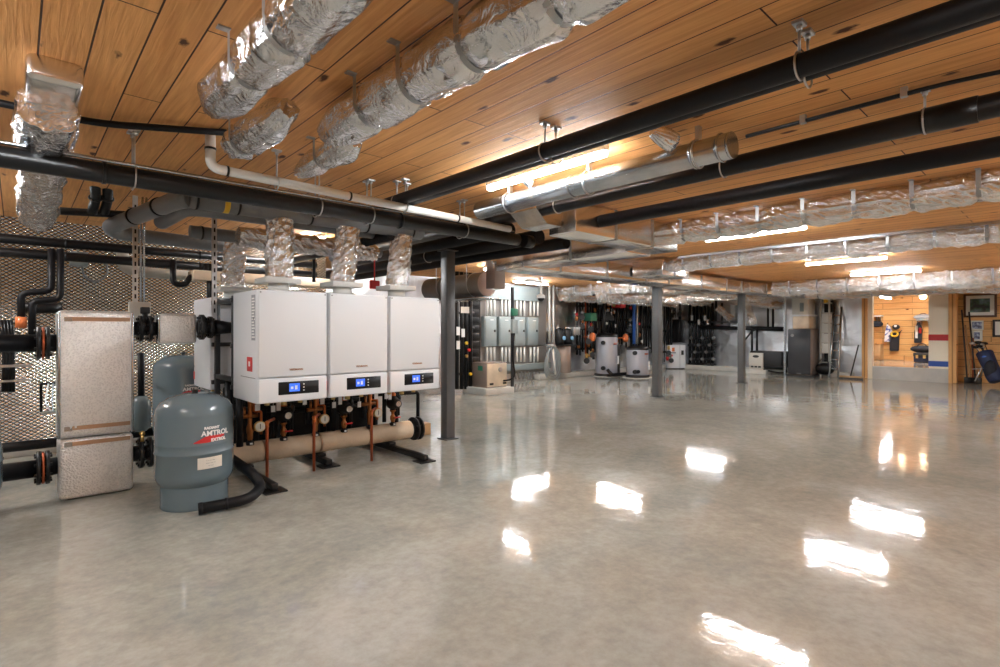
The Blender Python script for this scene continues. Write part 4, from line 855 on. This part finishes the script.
# storage tanks
def storage(px_, y0, yt, R, label):
    c = aZ(px_, y0, 0); c.z = 0; d = CS*c.y+SN*c.x; ht = CH-(yt-HY)*d/FPX; t = thing('storage_tank', (c.x, c.y, 0), label, 'storage tank', 'silver storage tanks')
    put('base_ring', MB().lathe([(R+.02, .0), (R+.03, .02), (R+.03, .07), (R, .09)], c, n=40), 'blkiron', t); put('pad', MB().cyl(c, c+Vector((0, 0, .015)), R+.12, n=32), 'curb', t)
    put('jacket', MB().lathe([(R-.01, .03), (R, .06), (R, ht-.1), (R-.02, ht-.07)], c, n=48), 'silver', t)
    put('lid', MB().lathe([(R+.012, ht-.12), (R+.012, ht-.07), (R-.03, ht-.03), (R*.5, ht), (0, ht+.005)], c, n=40), 'blkgloss', t)
    L_ = Vector((-.93, -.37, 0)); 
    for z in (ht*.78, ht*.2):
        q = c+L_*R+Vector((0, 0, z)); put('port', MB().cyl(q-L_*.05, q+L_*.1, .06, n=16), 'blkiron', t)
    q = c+Vector((.45, -.89, 0))*R+Vector((0, 0, ht*.38)); put('label', MB().box(q-Vector((.05, .02, .12)), q+Vector((.05, .005, .12))), 'wht', t)
    q = c+Vector((-.1, -1., 0))*(R+.004)+Vector((0, 0, ht*.75)); put('badge', MB().box(q-Vector((.08, .012, .02)), q+Vector((.08, .002, .02)), .003), 'redcopper', t)
    return c
c1 = storage(606.5, 376, 333, .33, 'larger silver grey storage tank left of the middle column')
c2 = storage(637.5, 377.5, 345.5, .31, 'smaller silver grey storage tank beside the middle column')
pipe_run([c1+Vector((-.36, -.3, .22)), c1+Vector((-.36, -.45, .08)), c1+Vector((.5, -.5, .08)), c2+Vector((-.33, -.25, .2))], .05, 'black pipe looping on the floor between the two silver tanks', bend=.12)
cm_ = (c1+c2)/2; single('filter_box', MB().box((cm_.x-.05, cm_.y+.15, 0), (cm_.x+.15, cm_.y+.35, .95), .02), 'blkiron', 'tall narrow black case standing between the silver tanks', 'case')
# white cabinet and black unit over it
c = aZ(676.5, 369, 0); t = thing('white_cabinet', (c.x, c.y, 0), 'small white enamelled cabinet in the far corner, right of the middle column', 'cabinet')
R_ = Matrix.Translation(c) @ Matrix.Rotation(math.radians(-38), 4, 'Z')
put('body', MB().box((-.33, 0, .03), (.33, .5, .85), .01, mtx=R_), 'white', t); put('plinth', MB().box((-.3, .03, 0), (.3, .47, .03), mtx=R_), 'ink', t)
put('side_trim', MB().box((.12, -.006, .03), (.128, .0, .84), mtx=R_), 'grey', t)
put('controller', MB().box((.17, -.02, .5), (.26, 0, .66), .01, mtx=R_), 'ink', t); put('badge', MB().box((-.17, -.006, .62), (-.07, 0, .76), .003, mtx=R_), 'orange', t); put('badge_line', MB().box((-.2, -.006, .56), (-.03, 0, .59), .002, mtx=R_), 'ink', t)
c = aY(680, 331, 9.75); single('black_unit', MB().box(c-Vector((.22, .1, .42)), c+Vector((.22, .25, .42)), .03).cyl(c+Vector((0, 0, .42)), c+Vector((0, 0, .7)), .06), 'blkgloss', 'black upright unit mounted above the white cabinet', 'unit')
# ---- the end wall, foil boarded (x = const plane)
XE = XW-.15
def vX(y0, y1, px_, X): return aX(px_, y0, X), aX(px_, y1, X)
ps = []; ex = []
for i in range(7):
    x = 690+3.7*i; ps.append((*vX(303, 366, x, XE), .05, None)); 
    for j in range(4): p = aX(x+1.6, 338+7*j, XE-.12); ex.append(('bracket', MB().cyl(p, p+Vector((-.05, 0, .0)), .055, n=12), 'zinc' if (i+j) % 3 == 0 else 'blkiron'))
for y in (322, 345, 364): ps.append((aX(688, y, XE), aX(716, y, XE), .05, None))
for i, x in enumerate((692, 699, 705, 708)): p = aX(x, 318+(i % 2)*4, XE-.1); ex.append(('tag', MB().box(p-Vector((.01, .04, .09)), p+Vector((.01, .04, .09))), 'wht'))
manifold('pipe_manifold', 'row of black vertical manifolds right of the white cabinet', 'pipe manifold', aX(701, 366, XE), ps, ex)
pipe_run([aX(700, 327, XE-.05), aX(784, 329, XE-.05)], .07, 'black horizontal pipe across the foil boarded end wall', 'blkgloss')
pipe_run([aX(708, 322, XE-.3), aX(740, 322, XE-.3)], .03, 'thin black rail above the horizontal pipe on the end wall', 'dkframe')
single('wall_box', MB().box(aX(731, 326, XE-.2), aX(740.5, 305, XE), .02), 'white', 'white control box left of the farthest column', 'control box')
for k, (x, y0, y1) in enumerate(((716, 300, 322), (722, 303, 324), (768, 303, 327), (773, 303, 327), (752, 328, 356), (757, 328, 352))):
    single('riser_pipe', MB().cyl(*vX(y0, y1, x, XE-.1), .035, n=12), 'blkgloss', 'thin black riser on the end wall, %s from left' % ('first', 'second', 'fifth', 'sixth', 'third', 'fourth')[k], 'pipe', 'black risers on the end wall')
for k, (x0, y0, x1, y1) in enumerate(((718, 308, 732, 320), (746, 298, 754, 325), (754, 303, 784, 306))):
    foil_duct(aX(x0, y0, XE-.35), aX(x1, y1, XE-.35), .11, [], 'crumpled foil hose on the end wall, %s' % ('left of the white control box', 'right of the farthest column', 'running towards the furnace')[k], m='foil_far', flat=True, amp=.05, step=.07, n=16, seed=70+k, name='foil_hose', group='foil hoses on the end wall')
t = pipe_run([aX(745, 340, XE-.1), aX(752, 331, XE-.1), aX(757, 329, XE-.1)], .03, 'short diagonal black brace beside the farthest column', 'dkframe')
# beige unit on pad
c = aZ(757, 374, 0); t = thing('beige_unit', (c.x+.3, c.y, 0), 'small beige fronted unit with black body on a pad, right of the farthest column', 'unit')
y0_, y1_ = aX(763, 360, c.x+.05).y, aX(749, 360, c.x+.05).y
put('pad', MB().box((c.x, y0_-.1, 0), (c.x+.8, y1_+.1, .13), .01), 'curb', t); put('body', MB().box((c.x+.1, y0_-.55, .2), (c.x+.7, y1_, .72), .03), 'blkiron', t)
put('front', MB().box((c.x+.04, y0_, .14), (c.x+.12, y1_, .66), .015), 'beige', t); put('vent', MB().ball((c.x+.035, (y0_+y1_)/2, .55), .07, sc=(.2, 1.4, .6)), 'ink', t)
for k in range(3): yk = y0_+.06+k*(y1_-y0_-.16)/2.4; put('port', MB().box((c.x+.03, yk, .2), (c.x+.05, yk+.08, .25)), 'ink', t)
put('hose', MB().pipe([(c.x+.1, y0_-.55, .3), (c.x+.1, y0_-.7, .1), (c.x+.2, y0_-.4, .06), (c.x+.2, y0_+.1, .14)], .03, 10, .1), 'blkgloss', t)
single('conduit_pole', MB().box(aZ(785, 376, 0)-Vector((.03, .03, 0)), Vector((aZ(785, 376, 0).x+.03, aZ(785, 376, 0).y+.03, 2.3))), 'galv', 'thin grey strut standing just left of the charcoal furnace', 'pole')
# furnace
c = aZ(787.5, 376, 0); xf = aZ(804, 377.5, 0).x
t = thing('furnace', (17.1, 5.7, 0), 'charcoal furnace cabinet with a taupe side, standing before the far wall', 'furnace')
yl, yr = aX(788, 360, 16.95).y, aX(810.5, 360, 16.95).y
put('cabinet', MB().box((16.97, yr, .05), (17.7, yl, 1.42), .02), 'taupe', t); put('front', MB().box((16.93, yr+.005, .08), (16.99, yl, 1.40), .015), 'char', t); put('base', MB().box((16.88, yr-.1, 0), (17.75, yl+.03, .06)), 'ink', t)
put('side_cover', MB().box((16.99, yr-.012, .1), (17.66, yr+.01, 1.38), .005), 'taupe', t)
put('badge', MB().cyl((16.925, yl-.12, 1.22), (16.935, yl-.12, 1.22), .045, n=16), 'grey', t)
put('badge', MB().box((16.925, (yl+yr)/2-.06, .09), (16.935, (yl+yr)/2+.06, .12)), 'grey', t)
pl = [(yr-.0, 1.42), (yl-.05, 1.42), (yl-.0, 1.85), (yr+.0, 1.85)]
t = thing('furnace_plenum', (17.2, 5.7, 1.42), 'tan and white duct plenum rising from the charcoal furnace', 'duct')
put('taper', MB().box((17.0, yr+.05, 1.42), (17.6, yl-.1, 1.78), .03), 'tan', t); put('collar', MB().box((16.96, yr, 1.78), (17.64, yl-.05, 1.83), .005), 'white', t); put('plenum', MB().box((17.02, yr+.08, 1.83), (17.6, yl-.08, 2.3), .02), 'offw', t); put('filter_door', MB().box((17.0, yr+.2, 1.92), (17.03, yl-.3, 2.18), .01), 'panel', t)
# shelf with yellow bin and ladder
ys0, ys1 = aX(829, 340, 17.4).y, aX(820.5, 340, 17.4).y
t = thing('shelf_rack', (17.6, (ys0+ys1)/2, 0), 'narrow dark storage rack with white boxes, between furnace and ladder', 'rack')
put('back', MB().box((17.72, ys0, .1), (17.76, ys1, 2.25)), 'hole', t)
for y in (ys0, ys1): put('post', MB().box((17.4, y-.02, 0), (17.44, y+.02, 2.3)), 'beige', t)
for k in range(8): put('shelf', MB().box((17.4, ys0, .12+.29*k), (17.74, ys1, .15+.29*k)), 'beige', t)
for k in range(4): single('stored_box', MB().box((17.42, ys1-.22, .84+.29*k-.12), (17.7, ys1-.03, 1.08+.29*k-.1), .01).box((17.40, ys1-.2, .80+.29*k), (17.42, ys1-.05, .84+.29*k)), 'offw', 'small white box on the narrow dark rack, %s from the bottom' % ('first', 'second', 'third', 'fourth')[k], 'box', 'white boxes on the dark rack')
single('storage_bin', MB().box((17.3, ys0+.05, 2.16), (17.7, ys1-.1, 2.42), .03).box((17.27, ys0+.03, 2.40), (17.72, ys1-.08, 2.43), .01), 'yellow', 'yellow bin on top of the narrow dark rack', 'bin')
single('duffel_bag', MB().ball((17.4, (ys0+ys1)/2, .25), .2, sc=(.8, 1.3, .9)).torus((17.3, (ys0+ys1)/2, .42), .12, .015, (1, 0, 0), 20, 6), 'blkgloss', 'black bag slumped at the foot of the narrow rack', 'bag')
lx0, lx1 = aX(838.5, 373, 17.2), aX(829, 315, 17.7); lw = .22
t = thing('ladder', (17.2, lx0.y, 0), 'pale aluminium ladder leaning on the far wall left of the foil boarding', 'ladder')
lb0 = [Vector((17.15, lx0.y+.0, .02)), Vector((17.15, lx0.y+lw, .02))]; lt0 = [Vector((17.84, lx0.y+.1, 2.05)), Vector((17.84, lx0.y+lw+.06, 2.05))]
for a, b in zip(lb0, lt0): put('rail', MB().pipe([a, b], .028, 8), 'galv', t)
for k in range(1, 8): f = k/8; put('rung', MB().cyl(lb0[0].lerp(lt0[0], f), lb0[1].lerp(lt0[1], f), .02, n=8), 'galv', t)
a = aX(850.5, 374, 17.3); b = aX(858.5, 345, 17.8)
t = thing('push_broom', tuple(a), 'dark handled push broom leaning against the foil boarded wall', 'broom')
put('handle', MB().cyl((a.x, a.y, .08), b, .018, n=10), 'ink', t); put('head', MB().box((a.x-.05, a.y-.3, .04), (a.x+.05, a.y+.3, .09), .01), 'ply', t); put('bristles', MB().box((a.x-.045, a.y-.29, 0), (a.x+.045, a.y+.29, .045)), 'ink', t)
# ---- air handler hung near the ceiling
t = thing('air_handler', (6.0, 7.7, 1.98), 'grey drum shaped air handler hung near the ceiling right of the near column', 'air handler')
put('drum', MB().cyl((6.0, 6.9, 2.16), (6.0, 8.6, 2.16), .21, n=36), 'handler', t); put('end_plate', MB().lathe([(0, .03), (.16, .03), (.2, .012), (.215, 0)], (6.0, 6.9, 2.16), (0, -1, 0), 36), 'endp', t)
for y in (7.2, 8.1):
    put('band', MB().torus((6.0, y, 2.16), .213, .008, (0, 1, 0), 32, 6), 'zinc', t)
    for dx in (-.215, .215): put('rod', MB().cyl((6+dx, y, 2.16), (6+dx, y, H), .007, n=8), 'zinc', t)
put('tray', MB().box((5.75, 6.85, 1.9), (6.25, 8.65, 1.93), .01), 'galv', t)
p = aY(496, 264, 6.6); t = thing('damper_box', tuple(p), 'brown boxed damper with a foil collar at the end of the plenum', 'damper')
put('box', MB().box(p-Vector((.12, .1, .42)), p+Vector((.12, .12, .18)), .01), 'taupe', t); put('blade', MB().box(p-Vector((.2, .13, -.0)), p+Vector((.16, -.09, .2)), .01), 'ply', t); put('rod', MB().cyl(p+Vector((-.2, -.13, 0)), p+Vector((.16, -.13, .02)), .02), 'strap', t)
put('hanger_strap', MB().box(p+Vector((-.02, .05, .17)), (p.x+.02, p.y+.08, H)), 'zinc', t)

# ================================================================== room beyond the opening
XB = 22.1
def beyond_light(c, label):
    t = thing('tube_light', (c[0], c[1], H-.1), label, 'light'); put('housing', MB().box((c[0]-.6, c[1]-.04, H-.2), (c[0]+.6, c[1]+.04, H-.15), .004), 'white', t); put('tube', MB().box((c[0]-.59, c[1]-.025, H-.24), (c[0]+.59, c[1]+.025, H-.2), .012), 'tube', t)
    for dx in (-.4, .4): put('rod', MB().cyl((c[0]+dx, c[1], H-.16), (c[0]+dx, c[1], H), .006, n=8), 'zinc', t)
beyond_light((20.3, 4.15), 'white tube light hung at the left in the pine room beyond the opening')
beyond_light((20.3, 2.75), 'tube light added to brighten the pine room, hidden behind the striped pillar')  # unseen tube added to brighten this room
for k, (x, y, X) in enumerate(((902, 292, 19.6), (923, 296.5, 19.2))):
    c = aX(x, y, X); t = thing('globe_light', tuple(c), 'small glowing globe bulb in the pine room, %s one' % ('left', 'right')[k], 'light', 'globe bulbs in the pine room')
    put('globe', MB().ball(c, .085, 20), 'lamp', t); put('socket', MB().cyl(c+Vector((0, 0, .07)), (c.x, c.y, H), .03, n=14), 'white', t)
def gar(name, pts_, m, label, cat, depth=.1, parts=()):
    cs = [aX(x, y, XB-.14) for x, y in pts_]; b = MB(); f0 = []; f1 = []
    for c in cs: f0.append(b.bm.verts.new(c)); f1.append(b.bm.verts.new(c+Vector((depth, 0, 0))))
    b.bm.faces.new(f0); b.bm.faces.new(f1[::-1]); n = len(cs)
    for i in range(n): b.bm.faces.new((f0[i], f0[(i+1) % n], f1[(i+1) % n], f1[i]))
    bmesh.ops.bevel(b.bm, geom=[e for e in b.bm.edges], offset=.015, segments=2, affect='EDGES'); bmesh.ops.recalc_face_normals(b.bm, faces=b.bm.faces)
    c = sum(cs, Vector())/n; t = thing(name, tuple(c), label, cat); put('cloth', b, m, t)
    for nm, mb, mm in parts: put(nm, mb, mm, t)
    top = max(cs, key=lambda v: v.z); put('hook', MB().cyl(top+Vector((.02, 0, .0)), (XB, top.y, top.z+.03), .012, n=8), 'ink', t)
    return t
gar('jersey', [(884, 342), (885, 332), (887, 324), (890, 327), (892.5, 333), (891, 342)], 'jersey', 'white and blue jersey hanging on the pine wall, left of the dark one', 'jersey')
gar('jersey', [(889.5, 332), (893, 333), (897, 333), (901, 331), (898.5, 335), (898.5, 351), (889.5, 351), (889.5, 337)], 'cloth_k', 'black jersey with a yellow collar hanging under a dark cap on the pine wall', 'jersey',
    parts=[('collar', MB().torus(aX(894.5, 334, XB-.16), .09, .03, (1, 0, -.5), 16, 6), 'yellow')])
c = aX(896, 327, XB-.14); t = thing('cap', tuple(c), 'dark cap with a white front hanging above the black jersey', 'cap')
put('crown', MB().ball(c, .11, 18, (1, 1, .8)), 'cloth_k', t); put('brim', MB().ball(c+Vector((-.07, 0, -.05)), .1, 14, (1, .9, .15)), 'cloth_k', t); put('front_patch', MB().ball(c+Vector((-.06, 0, .02)), .06, 12, (1, .9, .8)), 'wht', t); put('hook', MB().cyl(c, (XB, c.y, c.z), .012), 'ink', t)
gar('jacket', [(914, 343), (914, 332), (917, 322), (920, 322), (922.5, 330), (921, 343)], 'cloth_k', 'dark jacket with white stripe hanging at the right of the pine wall', 'jacket',
    parts=[('stripe', MB().box(aX(915.5, 338, XB-.17), aX(917.5, 326, XB-.145), .01), 'wht'), ('patch', MB().box(aX(919, 333, XB-.17), aX(921, 328, XB-.145), .01), 'red')])
def shelf(x0, x1, y, X, dep, label, m='white', name='wall_shelf'):
    a, b = aX(x0, y, X-dep), aX(x1, y, X-dep); t = thing(name, ((X+X-dep)/2, (a.y+b.y)/2, a.z), label, 'shelf')
    put('board', MB().box((X-dep, b.y, a.z-.02), (X, a.y, a.z+.02), .004), m, t)
    for y_ in (a.y-.08, b.y+.08): put('bracket', MB().prism([(0, 0), (dep*.8, 0), (0, -dep*.6)], .02, Matrix.Translation((X, y_, a.z-.02)) @ Matrix.Rotation(math.pi, 4, 'Z')), 'zinc', t)
shelf(916, 930, 320, XB, .4, 'grey shelf high on the right of the pine room wall', 'panel')
shelf(872, 881, 316, XB, .35, 'small white shelf at the left of the pine room wall')
c = aX(876.5, 324, XB-.2); t = thing('helmet', tuple(c), 'dark cap hung below the small white shelf', 'hat'); put('crown', MB().ball(c, .16, 18, (.8, 1.2, .7)), 'cloth_k', t); put('brim', MB().ball(c+Vector((-.1, -.05, -.06)), .13, 14, (1, 1.1, .2)), 'navy', t); put('hook', MB().cyl(c, (XB, c.y, c.z), .012), 'ink', t)
c = aX(923, 317, XB-.2); t = thing('storage_bag', tuple(c), 'grey folded bag on the high shelf of the pine room', 'bag'); put('body', MB().ball(c+Vector((0, 0, .0)), .16, 16, (.9, 1.6, .55)), 'lgrey', t); put('strap', MB().torus(c, .12, .012, (1, 0, 0), 18, 6), 'ink', t)
a, b = aX(913.5, 365, 20.9), aX(928, 353, 20.9)
t = thing('trunk', (21.2, (a.y+b.y)/2, .36), 'large black trunk on the floor of the pine room', 'trunk')
put('body', MB().box((20.9, b.y, .37), (21.5, a.y, b.z-.12), .015), 'navy', t); put('lid', MB().box((20.88, b.y-.01, b.z-.12), (21.52, a.y+.01, b.z), .02), 'ink', t)
for f in (.25, .75): put('latch', MB().box((20.865, b.y+(a.y-b.y)*f-.03, b.z-.17), (20.88, b.y+(a.y-b.y)*f+.03, b.z-.07)), 'brass', t)
t = thing('duffel_bag', (21.2, (a.y+b.y)/2, b.z), 'dark soft bag lying on the black trunk', 'bag'); put('body', MB().ball((21.2, (a.y+b.y)/2, b.z+.11), .16, 18, (1, 2., .75)), 'cloth_k', t); put('strap', MB().torus((21.1, (a.y+b.y)/2, b.z+.17), .12, .014, (1, 0, 0), 18, 6), 'ink', t)
a, b = aX(872.5, 358, 21.5), aX(880, 343, 21.5)
t = thing('bench', (21.7, (a.y+b.y)/2, .36), 'small pine bench box at the left of the pine room', 'bench'); put('body', MB().box((21.5, b.y, .37), (22.0, a.y, b.z-.04), .01), 'ply', t); put('seat', MB().box((21.47, b.y-.02, b.z-.04), (22.02, a.y+.02, b.z), .008), 'post', t)
# ================================================================== alcove at the far right
XA = 18.55
def picture(x0, y0, x1, y1, label, fr='frame', art='landscape', fw=.05, mw=.08, cat='picture', name='framed_picture'):
    a, b = aX(x0, y1, XA-.03), aX(x1, y0, XA-.03); t = thing(name, (XA-.03, (a.y+b.y)/2, a.z), label, cat)
    put('frame', MB().box((XA-.035, b.y, a.z), (XA, a.y, b.z), .006), fr, t)
    if mw: put('mount', MB().box((XA-.04, b.y+fw, a.z+fw), (XA-.034, a.y-fw, b.z-fw)), 'mount', t)
    put('print', MB().box((XA-.044, b.y+fw+mw, a.z+fw+mw), (XA-.039, a.y-fw-mw, b.z-fw-mw)), art, t)
picture(963.5, 293, 997, 317.5, 'large framed landscape picture in a white mount on the pine wall')
picture(970.5, 320.5, 983.5, 330, 'small dark printed card pinned under the large picture, upper one', 'mount', 'print', .01, .02, 'card', 'wall_card')
picture(971.5, 330.2, 982.5, 341, 'small pale printed card pinned under the large picture, lower one', 'mount', 'print', .02, .03, 'card', 'wall_card')
picture(992.5, 319.5, 1012, 337, 'black framed picture cut off by the right edge of the photo', 'ink', 'print', .05, .14)
single('rail_board', MB().box((XA-.03, -2, aX(985, 343, XA).z-.03), (XA, 1.95, aX(985, 343, XA).z+.03), .006), 'post', 'pine rail across the wall below the pictures', 'rail')
for k, (x0, x1, m) in enumerate(((961, 958.5, 'dkframe'), (964, 962.5, 'ply'), (966.5, 970, 'redcopper'), (969, 966, 'dkframe'), (972.5, 966, 'ply'))):
    a = aX(x0, 382, 18.1); a.z = 0.0; a.y -= .12; b = aX(x1, (310, 325, 338, 312, 345)[k], 18.5); b.y = min(b.y-.06, 2.12); t = thing('long_handled_tool', tuple(a), 'long handled tool leaning in the alcove corner, %s from left' % ('first', 'second', 'fourth', 'third', 'fifth')[k], 'tool', 'tools leaning in the alcove corner')
    put('handle', MB().cyl(a+Vector((0, 0, .12)), b, .018, n=10), m, t); put('head', MB().box(a+Vector((-.04, -.06, 0)), a+Vector((.03, .06, .16)), .015), 'blkiron', t)
# golf bag on its trolley
g0 = aX(997, 379, 17.55); g1 = aX(984, 352, 17.75)
t = thing('golf_bag', (g0.x, g0.y, 0), 'navy golf bag full of clubs leaning on its stand by the pine wall', 'golf bag')
ax = (g1-Vector((g0.x, g0.y, .12))); p0 = Vector((g0.x, g0.y, .12))
put('bag', MB().sweep([p0+ax*f for f in (0, .03, .2, .5, .8, .97, 1)], lambda k, s: (.13, .15, .17, .16, .165, .17, .15)[k], 24), 'navy', t)
put('pocket', MB().ball(p0+ax*.45+Vector((-.13, 0, -.02)), .15, 18, (.6, .8, 1.5)), 'cloth_k', t)
put('logo_patch', MB().ball(p0+ax*.8+Vector((-.14, .02, .03)), .06, 12, (.4, 1, .6)), 'blue', t)
up_ = ax.normalized(); rnd = random.Random(5)
for k in range(8):
    q = p0+ax+Vector((rnd.uniform(-.09, .09), rnd.uniform(-.1, .1), 0)); e = q+up_*rnd.uniform(.12, .26)+Vector((0, rnd.uniform(-.02, .1), 0))
    put('club', MB().cyl(q-up_*.1, e, .008, n=6).ball(e, .055, 12, (.8, 1.3, .7)), 'blkgloss' if k % 3 else 'zinc', t)
for s in (0, 1):
    put('leg', MB().cyl(p0+ax*.8, aX(975+7*s, 381, 17.4) if not s else aX(980, 379, 18.1), .014, n=8), 'zinc', t)
put('brace', MB().cyl(p0+ax*.45, p0+ax*.55+Vector((-.2, .3, -.1)), .012, n=8), 'zinc', t)
